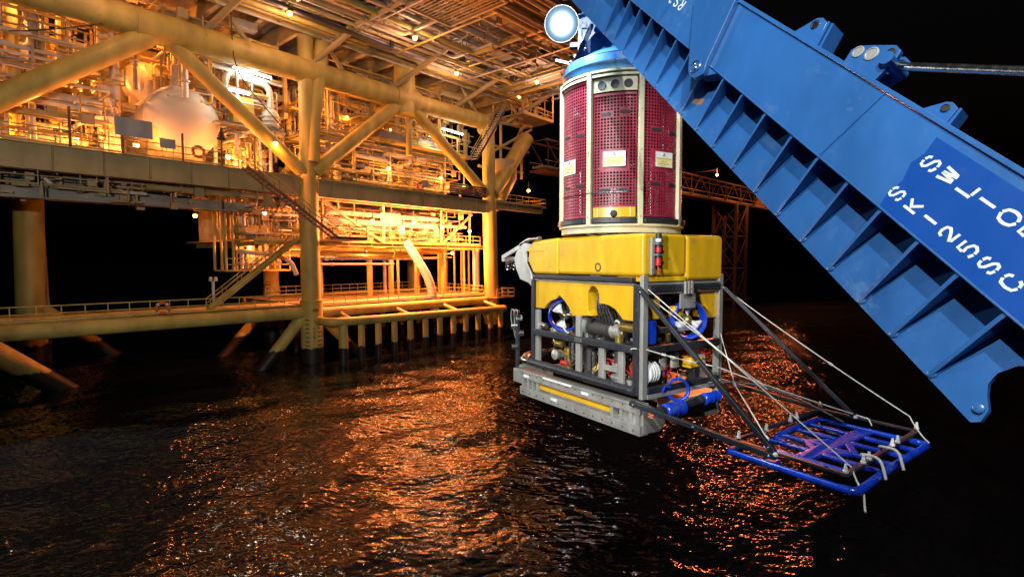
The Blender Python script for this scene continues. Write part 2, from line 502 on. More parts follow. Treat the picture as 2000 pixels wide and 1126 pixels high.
# truss of the main face
for a, b_, r in [((-12.2, 0, 27.9), (-26, 0, 17.2), 0.78), ((-12.1, 0, 27.9), (-0.3, 0, 18.3), 0.62),
                 ((0.5, 0, 18.5), (11.6, 0, 28.0), 0.72), ((11.8, 0, 28.0), (25.0, 0, 18.7), 0.62),
                 ((26.0, 0, 18.9), (34.0, 0.6, 27.6), 1.05)]:
    pp("brace", gt([a, b_], r, 22))
pp("chord", gt([(-30, 0, 28.3), (11.5, 0, 28.0)], 1.12, 26))
pp("chord", gt([(11.5, 0, 28.0), (25.2, 0, 28.0)], 0.98, 26))
for a, b_, r in [((26.2, 0, 28.4), (35, 0.5, 29.4), 0.22), ((26.2, 0, 24.5), (35, 0.5, 29.0), 0.18), ((30, 2, 22), (30, 2, 29.5), 0.2), ((34.5, 2, 22), (34.5, 2, 29.5), 0.2), ((30, 2, 22), (34.5, 2, 29.5), 0.14), ((26.5, 1, 25.6), (35, 1, 25.8), 0.16), ((26.5, 3, 23), (36, 3, 23.2), 0.2)]:
    pp("brace", gt([a, b_], r, 10), 'steel')
pp("node_can", gt([(11.7, 0, 26.3), (11.7, 0, 31.8)], 1.15, 26))
pp("node_can", gt([(10.2, 0, 28.0), (13.4, 0, 28.0)], 1.2, 26))
pp("node_can", gt([(-13.8, 0, 28.1), (-10.6, 0, 28.1)], 1.2, 26))
pp("end_cap", gt([(25.0, -1.1, 27.4), (25.0, 1.0, 27.4)], 0.8, 22))
pp("column", gt([(12.6, 0.4, 27), (12.6, 0.4, 22.0)], 0.36, 14))
# rear truss, seen through the front one
for a, b_, r in [((-12, 21, 28), (-25, 21, 18), 0.5), ((-12, 21, 28), (5, 21, 18), 0.5), ((5.4, 20, 18), (16, 20, 28), 0.5), ((16, 20, 28), (30, 21, 18), 0.5)]:
    pp("brace", gt([a, b_], r, 14))

# decks and girders -------------------------------------------------
def girder(u0, u1, v, z0, z1, mat='steel', fl=0.5):
    b = MB()
    gbox(b, u0, u1, v - 0.03, v + 0.03, z0 + 0.06, z1 - 0.06)
    gbox(b, u0, u1, v - fl / 2, v + fl / 2, z0, z0 + 0.06)
    gbox(b, u0, u1, v - fl / 2, v + fl / 2, z1 - 0.06, z1)
    u = u0 + 1.4
    while u < u1:
        gbox(b, u - 0.02, u + 0.02, v - fl / 2 + 0.02, v - 0.035, z0 + 0.065, z1 - 0.065)
        u += 2.9
    return pp("girder", b, mat)
girder(-32, -1.0, -0.2, 16.2, 18.0, 'steel', 0.7)
girder(1.0, 24.6, -0.2, 16.2, 17.9, 'steel', 0.6)
girder(26.4, 36.5, -0.2, 16.9, 17.9, 'steel', 0.5)
b = MB(); gbox(b, -32, 36, 0.2, 24, 17.85, 18.02); pp("deck_plate", b, 'grey')
for i in range(17):
    u = -30 + i * 3.6
    b = MB(); b.ibeam(G(u, 0.3, 17.25), G(u, 23.6, 17.25), 0.35, 1.0); pp("floor_beam", b, 'steel')
for v in (5, 11, 17, 23.4):
    b = MB(); b.ibeam(G(-31, v, 16.9), G(27, v, 16.9), 0.4, 0.7); pp("floor_beam", b, 'steel')
# lower edge beam with service pipe under the left deck
b = MB(); b.ibeam(G(-32, 3.2, 14.9), G(-4.2, 3.2, 14.9), 0.4, 0.7); pp("floor_beam", b, 'grey')
b = MB(); gbox(b, -32, -4.2, 3.4, 8.5, 15.3, 15.42); pp("deck_plate", b, 'grey')
for u in (-27, -21.5, -16, -10.5, -6):
    b = MB(); b.beam(G(u, 3.2, 15.0), G(u, 3.2, 16.8), 0.25, 0.25); pp("hanger", b, 'grey')
# mezzanine inside the truss bays
b = MB(); gbox(b, 2.2, 24, 3.0, 20, 23.1, 23.22); pp("deck_plate", b, 'steel')
girder(2.2, 24.2, 2.9, 22.5, 23.1, 'steel', 0.4)
b = MB(); gbox(b, -30, -3, 6.5, 20, 23.4, 23.52); pp("deck_plate", b, 'steel')
girder(-30, -3, 6.4, 22.8, 23.4, 'steel', 0.4)
for i in range(12):
    u = -28 + i * 4.6
    if -3 < u < 2: continue
    b = MB(); b.ibeam(G(u, 4, 22.7), G(u, 20, 22.7), 0.3, 0.6); pp("floor_beam", b, 'steel')
for u, v in [(-28, 7), (-23, 7), (-18, 7), (-4.5, 7), (4, 3.2), (9.5, 3.2), (15, 3.2), (20.5, 3.2), (-26, 13), (-19, 13), (-5, 13), (7, 12), (13, 12), (19, 12), (24, 8)]:
    b = MB(); b.ibeam(G(u, v, 18), G(u, v, 31.6), 0.35, 0.35); pp("column", b, 'steel')
for u, r, m in [(-14.4, 0.75, 'tank'), (-20.2, 0.42, 'cream'), (6.3, 0.42, 'steel')]:
    pp("column", gt([(u, 5.2, 18), (u, 5.2, 31)], r, 18), m)
# lower deck
b = MB(); gbox(b, -4.0, 27, 3.0, 21, 12.0, 12.14); pp("deck_plate", b, 'steel')
girder(-4, 27.2, 2.9, 11.55, 12.0, 'cream', 0.35)
for i in range(9):
    u = -3 + i * 3.6
    b = MB(); b.ibeam(G(u, 3.1, 11.7), G(u, 20.8, 11.7), 0.25, 0.5); pp("floor_beam", b, 'cream')
for u in (3.0, 10.7, 19.5, 24.6):
    b = MB(); b.beam(G(u, 2.8, 12.0), G(u, 2.8, 16.4), 0.22, 0.22); pp("hanger", b, 'steel')
for a, c in [((2.9, 2.8, 16.3), (10.6, 2.8, 12.1)), ((19.6, 2.8, 12.1), (25.0, 2.8, 16.2)), ((10.7, 20, 16), (3, 20, 12))]:
    b = MB(); b.beam(G(*a), G(*c), 0.22, 0.26); pp("brace", b, 'steel')
# spider deck near the water
pp("walkway_tube", gt([(-32, 0, 5.2), (-1.0, 0, 4.95)], 0.58, 22))
pp("walkway_tube", gt([(-32, 3.0, 5.6), (-0.8, 3.0, 5.4)], 0.42, 18))
pp("walkway_tube", gt([(1.1, 0, 4.85), (24.8, 0, 4.75)], 0.52, 22))
pp("walkway_tube", gt([(1.0, 9, 5.0), (30, 9, 5.0)], 0.45, 16))
pp("walkway_tube", gt([(1.0, 18, 5.0), (30, 18, 5.0)], 0.45, 16))
pp("walkway_tube", gt([(25.8, 1, 4.8), (29.8, 21, 4.8)], 0.45, 16))
b = MB(); gbox(b, -32, -0.9, 0.5, 2.6, 5.62, 5.70); pp("grating", b, 'grey')
b = MB(); gbox(b, 1.2, 28, 0.4, 19, 5.40, 5.48); pp("grating", b, 'steel')
for u in (-26, -19, -12, -5):
    pp("cross_tube", gt([(u, 0.3, 5.2), (u, 2.8, 5.4)], 0.2, 10))
# side landing outside the right-hand leg
b = MB(); gbox(b, 24.6, 28.2, -2.2, 0.4, 5.05, 5.15); pp("grating", b, 'rust')
# right-hand balcony at main deck level
b = MB(); gbox(b, 26.2, 37.5, -0.5, 6, 17.75, 17.9); pp("deck_plate", b, 'grey')
# upper deck with its overhang towards the ship
b = MB(); gbox(b, -34, 33, -23, 24, 33.6, 33.9); pp("deck_plate", b, 'grey')
girder(-34, 33.4, -0.3, 31.6, 33.5, 'white', 0.7)
girder(-34, 33, -22.9, 32.4, 33.55, 'grey', 0.6)
girder(-34, 33, -11.5, 32.2, 33.55, 'grey', 0.6)
for i in range(19):
    u = -33 + i * 3.65
    b = MB(); b.ibeam(G(u, -22.6, 32.95), G(u, -0.7, 32.95), 0.4, 1.1); pp("floor_beam", b, 'grey')
    b = MB(); b.ibeam(G(u, 0.1, 32.6), G(u, 23.5, 32.6), 0.4, 1.6); pp("floor_beam", b, 'steel')
for v in (-20, -17, -14, -9, -6, -3.2):
    b = MB(); b.ibeam(G(-33.5, v, 33.2), G(32.5, v, 33.2), 0.3, 0.55); pp("floor_beam", b, 'grey')
for i in range(7):
    u = -28 + i * 9.5
    pp("brace", gt([(u, 0.2, 28.8), (u + 2.5, -7.5, 32.6)], 0.28, 12), 'steel')
    pp("brace", gt([(u + 4, 0.2, 28.8), (u + 2.0, 1.0, 32.0)], 0.22, 10), 'steel')
rng = random.Random(21)
for i in range(9):
    for j in range(5):
        if rng.random() < 0.8:
            u, v = 2 + i * 3.45, -22 + j * 3.0
            b = MB(); gbox(b, u + 0.05, u + 3.35, v + 0.05, v + 2.92, 32.2 + rng.random() * 0.12, 32.34)
            pp("soffit_panel", b, 'grey')
# corrugated bulkheads that close the bays at the back
def corrugated(u0, u1, v, z0, z1, mat):
    b = MB()
    n = int((u1 - u0) / 0.35)
    vs, fs = [], []
    for i in range(n + 1):
        u = u0 + (u1 - u0) * i / n
        dv = (0, 0.1, 0.1, 0)[i % 4]
        vs += [G(u, v + dv, z0), G(u, v + dv, z1)]
    for i in range(n):
        fs.append((2 * i, 2 * i + 2, 2 * i + 3, 2 * i + 1))
    b.add(vs, fs)
    return pp("wall_panel", b, mat, smooth=False)
rng = random.Random(11)
for z0, z1, v in [(18.05, 22.6, 16.5), (23.6, 31.5, 15.5)]:
    u = -31.0
    while u < 26:
        w = rng.choice([3.6, 5.2, 6.8])
        if rng.random() < 0.86:
            corrugated(u, min(u + w - 0.15, 26.5), v + rng.random() * 2.5, z0, z1 - rng.choice([0, 0, 0.9]), rng.choice(['steel', 'white', 'grey', 'steel', 'rust', 'redox']))
        u += w
for u0, u1, m in [(-3.5, 3, 'steel'), (3.4, 8.2, 'white'), (8.6, 12, 'steel'), (12.4, 17.5, 'white'), (18, 26, 'steel')]:
    corrugated(u0, u1, 18.5, 12.2, 16.4, m)
b = MB(); gbox(b, 9.4, 11.2, 14, 15.5, 12.2, 15.9); pp("cabin", b, 'redox', bevel=0.03)
b = MB(); gbox(b, 9.0, 14.5, 3.4, 3.5, 23.3, 25.2); pp("wind_wall", b, 'grey')
b = MB(); gbox(b, 16.5, 21.0, 3.4, 3.5, 23.3, 25.0); pp("wind_wall", b, 'grey')
for i in range(5):
    b = MB(); gbox(b, 17.8, 24.2, -0.75, -0.68, 18.1 + i * 0.27, 18.33 + i * 0.27); pp("louvre_slat", b, 'dark')

# fender of vertical piles in front of the right-hand bay
FEND = thing("boat_fender", "yellow tubular boat fender with a row of piles between the two front legs", "fender", G(10, -3, 4))
build("fender_rail", gt(rounded([(0.2, -1.0, 4.15), (0.4, -3.2, 4.15), (3.2, -3.4, 4.1), (25.5, -3.0, 3.75), (26.2, -0.8, 3.75)], 1.0, 4), 0.42, 18), M['cream'], FEND)
us = [1.6, 3.6, 5.6, 7.6, 9.7, 11.8, 13.9, 16.0, 18.0, 20.1, 22.3, 24.2]
for i, u in enumerate(us):
    build("pile", gt([(u, -3.2, 4.0), (u, -3.2, -2.5)], 0.44 if i == 0 else 0.32, 16), M['cream'], FEND)
for i in range(8):
    u = 2.5 + i * 2.9
    build("pile", gt([(u, 8, 5.0), (u, 8, -2.5)], 0.34, 12), M['cream'], FEND)
for i in range(4):
    u = 3 + i * 7
    build("strut", gt([(u, -3.1, 4.0), (u, -0.2, 4.7)], 0.2, 10), M['cream'], FEND)
b = MB(); b.tube([G(21, -3.0, 3.7), G(23.4, -3.0, 0.3)], 0.14, 8); build("strut", b, M['cream'], FEND)

# draught marks on the front leg
STROKES = {
 '0': [[(0.5, 1), (0.1, 0.85), (0.0, 0.6), (0, 0.4), (0.1, 0.15), (0.42, 0)], [(0.58, 0), (0.9, 0.15), (1, 0.4), (1, 0.6), (0.9, 0.85), (0.58, 1)]],
 '1': [[(0.5, 0), (0.5, 1)]],
 '2': [[(0.02, 0.7), (0.12, 0.93), (0.45, 1), (0.85, 0.92), (0.95, 0.7), (0.7, 0.48), (0.02, 0.08)], [(0.12, 0.02), (1, 0.02)]],
 '3': [[(0, 0.9), (0.5, 1), (0.95, 0.78), (0.5, 0.54)], [(0.5, 0.5), (1, 0.27), (0.5, 0), (0, 0.1)]],
 '4': [[(0.75, 0), (0.75, 1), (0, 0.3), (1, 0.3)]],
 '5': [[(0.9, 1), (0.12, 1), (0.1, 0.6)], [(0.1, 0.55), (0.55, 0.62), (0.95, 0.48), (1, 0.25), (0.8, 0.05), (0.5, 0)], [(0.4, 0), (0.02, 0.1)]],
 'S': [[(0.95, 0.75), (0.85, 0.93), (0.56, 1)], [(0.44, 1), (0.12, 0.93), (0.03, 0.74), (0.2, 0.58), (0.8, 0.42), (0.97, 0.26), (0.88, 0.07), (0.56, 0)], [(0.44, 0), (0.12, 0.07), (0.03, 0.24)]],
 'W': [[(0.02, 1), (0.24, 0)], [(0.36, 0.05), (0.5, 0.95)], [(0.56, 0.95), (0.72, 0)], [(0.84, 0.05), (1.0, 1)]],
 'L': [[(0.1, 1), (0.1, 0)], [(0.28, 0.03), (1, 0.03)]],
 'K': [[(0.08, 0), (0.08, 1)], [(0.28, 0.5), (0.95, 1)], [(0.4, 0.55), (1, 0)]],
 'C': [[(0.97, 0.72), (0.85, 0.93), (0.56, 1)], [(0.44, 1), (0.1, 0.88), (0.0, 0.5), (0.1, 0.12), (0.44, 0)], [(0.56, 0), (0.85, 0.07), (0.97, 0.28)]],
 'R': [[(0.08, 0), (0.08, 1)], [(0.2, 1), (0.8, 0.96), (0.95, 0.75), (0.8, 0.54), (0.2, 0.5)], [(0.5, 0.5), (1, 0)]],
 'M': [[(0.02, 0), (0.02, 1), (0.5, 0.4), (0.98, 1), (0.98, 0)]],
}
def glyph(ch, o, ex, ey, w, h, t, lift):
    """flat painted character; o lower-left corner, lift = tiny thickness vector"""
    ex, ey = Vector(ex), Vector(ey)
    b = MB()
    for st in STROKES[ch]:
        P = [Vector(o) + ex * (p[0] * w) + ey * (p[1] * h) for p in st]
        n = len(P)
        Lf, Rt = [], []
        nrm = ex.cross(ey).normalized()
        for i, p in enumerate(P):
            tg = (P[min(i + 1, n - 1)] - P[max(i - 1, 0)]).normalized()
            sd = nrm.cross(tg)
            Lf.append(p + sd * t / 2); Rt.append(p - sd * t / 2)
        lift = Vector(lift)
        vs = Lf + Rt + [q + lift for q in Lf] + [q + lift for q in Rt]
        fs = []
        for i in range(n - 1):
            fs += [(2 * n + i, 3 * n + i, 3 * n + i + 1, 2 * n + i + 1), (i, i + 1, n + i + 1, n + i),
                   (i, 2 * n + i, 2 * n + i + 1, i + 1), (n + i, n + i + 1, 3 * n + i + 1, 3 * n + i)]
        fs += [(0, n, 3 * n, 2 * n), (n - 1, 2 * n + n - 1, 3 * n + n - 1, n + n - 1)]
        b.add(vs, fs)
    return b
# painted straight on the leg: bars follow its curve
def on_leg(az, z, r=1.068):
    toC = Vector((0, 0, 0)) - G(0.13, 0, 0); toC.z = 0; toC.normalize()
    sd = Vector((-toC.y, toC.x, 0))
    return G(0.13, 0, z) + (toC * math.cos(az) + sd * math.sin(az)) * r
def leg_bar(a0, a1, z0, z1):
    b = MB(); vs, fs = [], []
    for i in range(6):
        a = a0 + (a1 - a0) * i / 5
        vs += [on_leg(a, z0), on_leg(a, z1)]
    for i in range(5):
        fs.append((2 * i, 2 * i + 2, 2 * i + 3, 2 * i + 1))
    return b.add(vs, fs)
for i in range(7):
    z = 1.7 + i * 0.42
    o = link_mesh("draught_mark", mesh("draught_mark", leg_bar(-0.62, -0.22, z, z + 0.09), M['ink']), legB)
    if i < 5:
        o = link_mesh("draught_mark", mesh("draught_mark", leg_bar(0.48, 0.95, z + 0.06, z + 0.15), M['ink']), legB)
    if 0 < i < 5:
        c = on_leg(0.08, z - 0.06, 1.072); c2 = on_leg(0.28, z - 0.06, 1.072)
        e = (c2 - c).normalized()
        link_mesh("draught_figure", mesh("draught_figure", glyph(str(i), c, e, Zv, 0.17, 0.26, 0.06, (0, 0, 0.001)), M['ink']), legB)
for k, ch in enumerate("10M"):
    c = on_leg(0.05 + k * 0.2, 5.05, 1.072); c2 = on_leg(0.2 + k * 0.2, 5.05, 1.072)
    link_mesh("draught_figure", mesh("draught_figure", glyph(ch, c, (c2 - c).normalized(), Zv, 0.16, 0.3, 0.06, (0, 0, 0.001)), M['ink']), legB)

# ------------------------------------------------------------------ process equipment
def flange(b, p, t, r):
    b.lathe(Vector(p), t, [(r * 0.9, -0.07), (r * 1.45, -0.07), (r * 1.45, 0.07), (r * 0.9, 0.07)], 12)
def rand_pipes(root, seed, box, n, mats, rmax=0.3, pn=8):
    r_ = random.Random(seed)
    u0, u1, v0, v1, z0, z1 = box
    for i in range(n):
        rad = min(rmax, r_.choice([0.05, 0.06, 0.06, 0.08, 0.08, 0.11, 0.11, 0.15, 0.2, 0.28]))
        p = [r_.uniform(u0, u1), r_.uniform(v0, v1), r_.uniform(z0, z1)]
        k = r_.random()
        path = [tuple(p)]
        ax = 0 if k < 0.42 else (2 if k < 0.78 else 1)
        for s in range(r_.choice([1, 2, 2, 3, 3])):
            lo, hi = ((u0, u1), (v0, v1), (z0, z1))[ax]
            q = list(p)
            span = (hi - lo) * r_.uniform(0.25, 0.75) if ax == 0 else (hi - lo) * r_.uniform(0.3, 0.95)
            q[ax] = p[ax] + span * r_.choice([-1, 1])
            if not lo <= q[ax] <= hi:
                q[ax] = 2 * p[ax] - q[ax]
            q[ax] = min(max(q[ax], lo), hi)
            if abs(q[ax] - p[ax]) < rad * 4: 
                ax = (ax + 1) % 3
                continue
            path.append(tuple(q)); p = q
            ax = r_.choice([a for a in (0, 1, 2) if a != ax])
        if len(path) < 2:
            continue
        W = [G(*q) for q in path]
        b = MB(); b.tube(rounded(W, rad * 3.2, 3), rad, pn)
        for a, c in zip(W, W[1:]):
            if (c - a).length > 1.2 and r_.random() < 0.7:
                t = (c - a).normalized()
                for f in ([r_.uniform(0.2, 0.8)] if r_.random() < 0.5 else [0.25, 0.7]):
                    flange(b, a + (c - a) * f, t, rad)
        build("pipe", b, M[r_.choice(mats)], root)
def rand_gear(root, seed, box, n):
    r_ = random.Random(seed)
    u0, u1, v0, v1, z0, _ = box
    for i in range(n):
        u, v = r_.uniform(u0, u1), r_.uniform(v0, v1)
        k = r_.random()
        if k < 0.35:
            w, d, h = r_.uniform(0.5, 1.4), r_.uniform(0.4, 0.9), r_.uniform(0.9, 2.1)
            b = MB(); gbox(b, u - w / 2, u + w / 2, v - d / 2, v + d / 2, z0, z0 + h)
            o = build("cabinet", b, M[r_.choice(['grey', 'white', 'steel', 'dark'])], root, bevel=0.02)
            b = MB(); gbox(b, u - w * 0.4, u + w * 0.4, v - d / 2 - 0.025, v - d / 2 + 0.01, z0 + 0.15, z0 + h - 0.15); build("cabinet_door", b, M['board'], o)
        elif k < 0.7:
            r, h = r_.uniform(0.3, 0.65), r_.uniform(1.4, 3.4)
            b = MB(); b.lathe(G(u, v, z0), (0, 0, 1), [(r, 0), (r, h), (r * 0.85, h + r * 0.35), (r * 0.4, h + r * 0.55), (0.0, h + r * 0.6)], 16)
            b.lathe(G(u, v, z0 + h * 0.55), (0, 0, 1), [(r, -0.06), (r * 1.12, -0.06), (r * 1.12, 0.06), (r, 0.06)], 16)
            b.tube([G(u, v, z0 + h), G(u, v, z0 + h + r * 1.4)], r * 0.25, 8)
            build("vertical_vessel", b, M[r_.choice(['white', 'cream', 'tank', 'steel'])], root)
        else:
            r, l = r_.uniform(0.3, 0.6), r_.uniform(1.4, 3.0)
            b = MB(); b.lathe(G(u - l / 2, v, z0 + r + 0.5), PU, [(0, -r * 0.5), (r * 0.7, -r * 0.35), (r, 0), (r, l), (r * 0.7, l + r * 0.35), (0, l + r * 0.5)], 16)
            for s in (-0.3, 0.3):
                gbox(b, u + l * s - 0.08, u + l * s + 0.08, v - r * 0.7, v + r * 0.7, z0, z0 + 0.6)
            build("pump_skid", b, M[r_.choice(['white', 'cream', 'grey', 'pipeyel'])], root)

mixA = ['cream', 'white', 'steel', 'lag', 'pipeyel', 'grey', 'white']
MODS = [
 ("tangle of amber-lit pipework on the main deck left of the big tank", (-31, -14.5, 2.0, 9.5, 18.3, 23.0), 85, 9),
 ("pipe racks above the left part of the main deck, behind the big diagonal tube", (-31, -13.0, 2.0, 12, 23.8, 31.4), 100, 4),
 ("pipework and vessels between the big white tank and the front leg", (-6.0, -1.2, 1.8, 10, 18.3, 23.2), 42, 5),
 ("white-lit piping high up between the tank and the front leg", (-11, -1.2, 2.2, 11, 23.8, 31.0), 50, 3),
 ("pipework on the main deck behind the right-hand truss", (2, 25, 2.4, 11, 18.2, 22.4), 105, 14),
 ("upper pipe racks behind the right-hand truss above the mezzanine", (1.2, 25, 2.6, 12, 23.4, 31.0), 110, 8),
 ("amber process piping on the lower deck beneath the right-hand girder", (-3.5, 25.5, 4.0, 13, 12.3, 16.2), 70, 14),
]
for i, (lab, bx, n, g) in enumerate(MODS):
    root = thing("process_module", lab, "pipework", G((bx[0] + bx[1]) / 2, (bx[2] + bx[3]) / 2, bx[4]), "process modules on the platform")
    rand_pipes(root, 100 + i, bx, n, mixA)
    rand_gear(root, 200 + i, (bx[0] + 1, bx[1] - 1, bx[2] + 1.2, bx[3], bx[4] - 0.25, 0), g)
# runs under the decks
for lab, bx, n, mats in [
 ("service pipes slung under the overhanging upper deck", (-30, 32, -22, -1.0, 31.2, 32.6), 130, ['steel', 'white', 'grey', 'lag', 'white', 'cream']),
 ("pipes and cable runs hung beneath the left main deck girder", (-31, -3, 0.8, 10, 15.0, 16.8), 30, ['grey', 'steel', 'lag']),
 ("yellow pipe headers under the lower deck between the front legs", (1.2, 25, 4.0, 16, 10.3, 11.4), 26, ['cream', 'cream', 'pipeyel', 'white'])]:
    root = thing("pipe_rack", lab, "pipework", G((bx[0] + bx[1]) / 2, bx[2], bx[4]), "process modules on the platform")
    rand_pipes(root, 300 + len(lab), bx, n, mats, 0.24)

# small fittings too many to count: conduits, hangers, brackets
def fittings():
    r_ = random.Random(77)
    b = MB()
    for bx, n in [((-31, -1.5, 1.5, 9, 18.2, 31.4), 520), ((1.5, 25, 2.2, 10, 18.2, 31.4), 560), ((-3, 25, 3.5, 12, 12.2, 16.4), 280), ((-32, 32, -22, -0.6, 31.2, 32.3), 380), ((-31, -2, 0.0, 6, 14.6, 16.4), 120)]:
        for i in range(n):
            u, v, z = r_.uniform(bx[0], bx[1]), r_.uniform(bx[2], bx[3]), r_.uniform(bx[4], bx[5])
            if -14.2 < u < -5.6 and 18 < z < 26.6 and v < 9.5: continue
            l = r_.uniform(0.3, 2.2); k = r_.random(); w = r_.choice([0.035, 0.05, 0.05, 0.08])
            if k < 0.45: gbox(b, u - l / 2, u + l / 2, v - w, v + w, z - w, z + w)
            elif k < 0.85: gbox(b, u - w, u + w, v - w, v + w, max(bx[4], z - l / 2), min(bx[5], z + l / 2))
            else:
                s = r_.uniform(0.12, 0.4); gbox(b, u - s, u + s, v - s * 0.5, v + s * 0.5, z - s, z + s)
    o = build("pipe_fittings", b, M['steel'], PLAT, smooth=False)
    tag(o, kind="stuff")
fittings()

# big separator tank
TANK = thing("storage_tank", "huge cream round-ended tank above the left deck girder", "tank", G(-9.9, 4, 18))
Rt = 2.95
b = MB(); b.lathe(G(-9.5, 3.6, 22.1), -PV, [(Rt, -9), (Rt, 0.0)] + [(Rt * math.cos(a), Rt * 0.46 * math.sin(a)) for a in [math.pi / 2 * i / 10 for i in range(1, 11)]], 48)
build("tank_shell", b, M['tank'], TANK)
b = MB(); b.lathe(G(-9.5, 3.7, 22.1), -PV, [(Rt - 0.02, -0.06), (Rt + 0.05, -0.06), (Rt + 0.05, 0.06), (Rt - 0.02, 0.06)], 48)
build("weld_band", b, M['tank'], TANK)
for v in (6, 11):
    b = MB(); gbox(b, -11.7, -7.3, v - 0.2, v + 0.2, 18.05, 20.2); build("saddle", b, M['steel'], TANK)
b = MB(); b.tube([G(-9.4, 5.2, 24.9), G(-9.4, 5.2, 27.2)], 0.45, 14); flange(b, G(-9.4, 5.2, 26.2), Zv, 0.45)
build("nozzle", b, M['white'], TANK)
b = MB(); b.tube(rounded([G(-8.6, 6.2, 24.8), G(-8.6, 6.2, 26.8), G(-6.0, 6.2, 26.8), G(-6.0, 6.2, 19)], 0.6, 4), 0.17, 10)
build("vent_pipe", b, M['white'], TANK)
tb = thing("storage_tank", "smaller domed vessel top peeping out above the big cream tank", "tank", G(-10.5, 9.5, 23.5))
b = MB(); b.lathe(G(-10.6, 9.5, 26.4), -PV, [(1.8, -5), (1.8, 0)] + [(1.8 * math.cos(a), 0.9 * math.sin(a)) for a in [math.pi / 2 * i / 8 for i in range(1, 9)]], 32)
build("tank_shell", b, M['lag'], tb)
b = MB(); gbox(b, -11.8, -9.4, 10, 10.4, 23.5, 25.2); build("saddle", b, M['steel'], tb)
# flanged column on the left with bolted collar
b = MB(); b.lathe(G(-14.4, 5.2, 21.3), Zv, [(0.75, -0.5), (1.05, -0.35), (1.05, 0.3), (0.78, 0.45)], 24)
for i in range(20):
    a = 2 * math.pi * i / 20
    b.box(G(-14.4 + 0.95 * math.cos(a), 5.2 + 0.95 * math.sin(a), 21.68), PU * 0.05, PV * 0.05, Zv * 0.08)
pp("bolted_collar", b, 'tank')

# big piping: white-lit hairpin high up, risers and caissons between the decks
RIS = thing("riser_pipes", "vertical risers and the thick curved pipe between lower deck and spider deck", "pipework", G(12, 8, 5.5))
def ris(path, r, mat='cream', n=12, fl=()):
    W = [G(*p) for p in path]
    b = MB(); b.tube(rounded(W, max(0.5, r * 3.5), 6), r, n)
    for (p, t) in fl: flange(b, G(*p), t, r)
    return build("pipe", b, M[mat], RIS)
ris([(13.9, 3.0, 12.3), (14.9, 2.4, 10.6), (16.3, 1.2, 7.5), (16.7, 0.8, 3.6)], 0.52, 'white', 20)
ris([(3.1, 4.5, 11.9), (3.1, 4.5, 5.4)], 0.26, fl=[((3.1, 4.5, 7.6), Zv)])
for u, v, r in [(11.5, 7, 0.33), (15.0, 7.5, 0.36), (16.2, 7.6, 0.16), (19.6, 8, 0.3), (29.2, 6.0, 0.36), (27.7, 6.2, 0.14), (26.8, 6.8, 0.14), (25.6, 7.0, 0.13), (24.4, 7.6, 0.13), (23.5, 8, 0.16), (9.0, 14, 0.2), (18.0, 13, 0.24), (22.5, 12, 0.18), (28.6, 12, 0.2), (24.6, 4.0, 0.14), (26.0, 3.4, 0.2)]:
    ris([(u, v, 12.0), (u + 0.1, v, 5.3)], r, random.Random(int(u * 10)).choice(['cream', 'white', 'cream', 'pipeyel']), fl=[((u + 0.06, v, 7.3), Zv)] if r < 0.2 else ())
ris([(14.0, 5, 10.9), (17.3, 5, 10.9), (17.3, 5, 4.2)], 0.27, 'pipeyel', 14, [((17.3, 5, 6.6), Zv), ((17.3, 5, 5.6), Zv)])
ris([(17.0, 4, 11.4), (20.7, 4, 11.4), (20.7, 4, 4.2)], 0.27, 'pipeyel', 14, [((20.7, 4, 9.2), Zv), ((20.7, 4, 5.3), Zv)])
for z, r, v in [(10.9, 0.16, 3.6), (10.2, 0.12, 3.6), (9.6, 0.13, 3.4), (11.3, 0.2, 6)]:
    ris([(1.0, v, z), (12.5, v, z)], r, 'white' if r < 0.15 else 'cream', 10, [((4.5, v, z), PU), ((8.7, v, z), PU)])
ris([(-3.5, 8, 11), (-0.8, 6, 10.6), (0.6, 5, 10.0), (1.2, 5, 8.5)], 0.24, 'white', 12)

HP = thing("hairpin_pipes", "bright white hairpin pipes lit by a fluorescent lamp near the top of the front leg", "pipework", G(-4, 3, 24))
for path, r in [([(-6.3, 2.6, 24.0), (-6.3, 2.6, 27.0), (-2.3, 2.6, 26.6), (-2.3, 2.6, 23.7)], 0.3), ([(-7.4, 3.2, 25.9), (-1.5, 3.2, 25.6)], 0.2), ([(-7.4, 2.4, 27.2), (-1.2, 2.4, 26.9)], 0.16), ([(-4.6, 3.5, 23.7), (-4.6, 3.5, 25.2), (-1.4, 3.5, 25.1)], 0.18)]:
    b = MB(); b.tube(rounded([G(*p) for p in path], 0.8, 5), r, 12); build("pipe", b, M['white'], HP)
b = MB(); b.lathe(G(-2.3, 2.6, 23.6), Zv, [(0.75, -0.9), (0.75, 0.4), (0.6, 0.7), (0.3, 0.9)], 18)
for k in range(3): b.lathe(G(-2.3, 2.6, 22.9 + k * 0.4), Zv, [(0.75, -0.05), (0.86, -0.05), (0.86, 0.05), (0.75, 0.05)], 18)
build("vertical_vessel", b, M['white'], HP)
b = MB(); gbox(b, -5.8, -3.9, 2.4, 3.6, 22.6, 25.0); build("cabinet", b, M['pipeyel'], HP, bevel=0.03)
b = MB(); gbox(b, -7.5, -1.2, 1.8, 3.9, 22.2, 22.35); build("support_platform", b, M['grey'], HP)

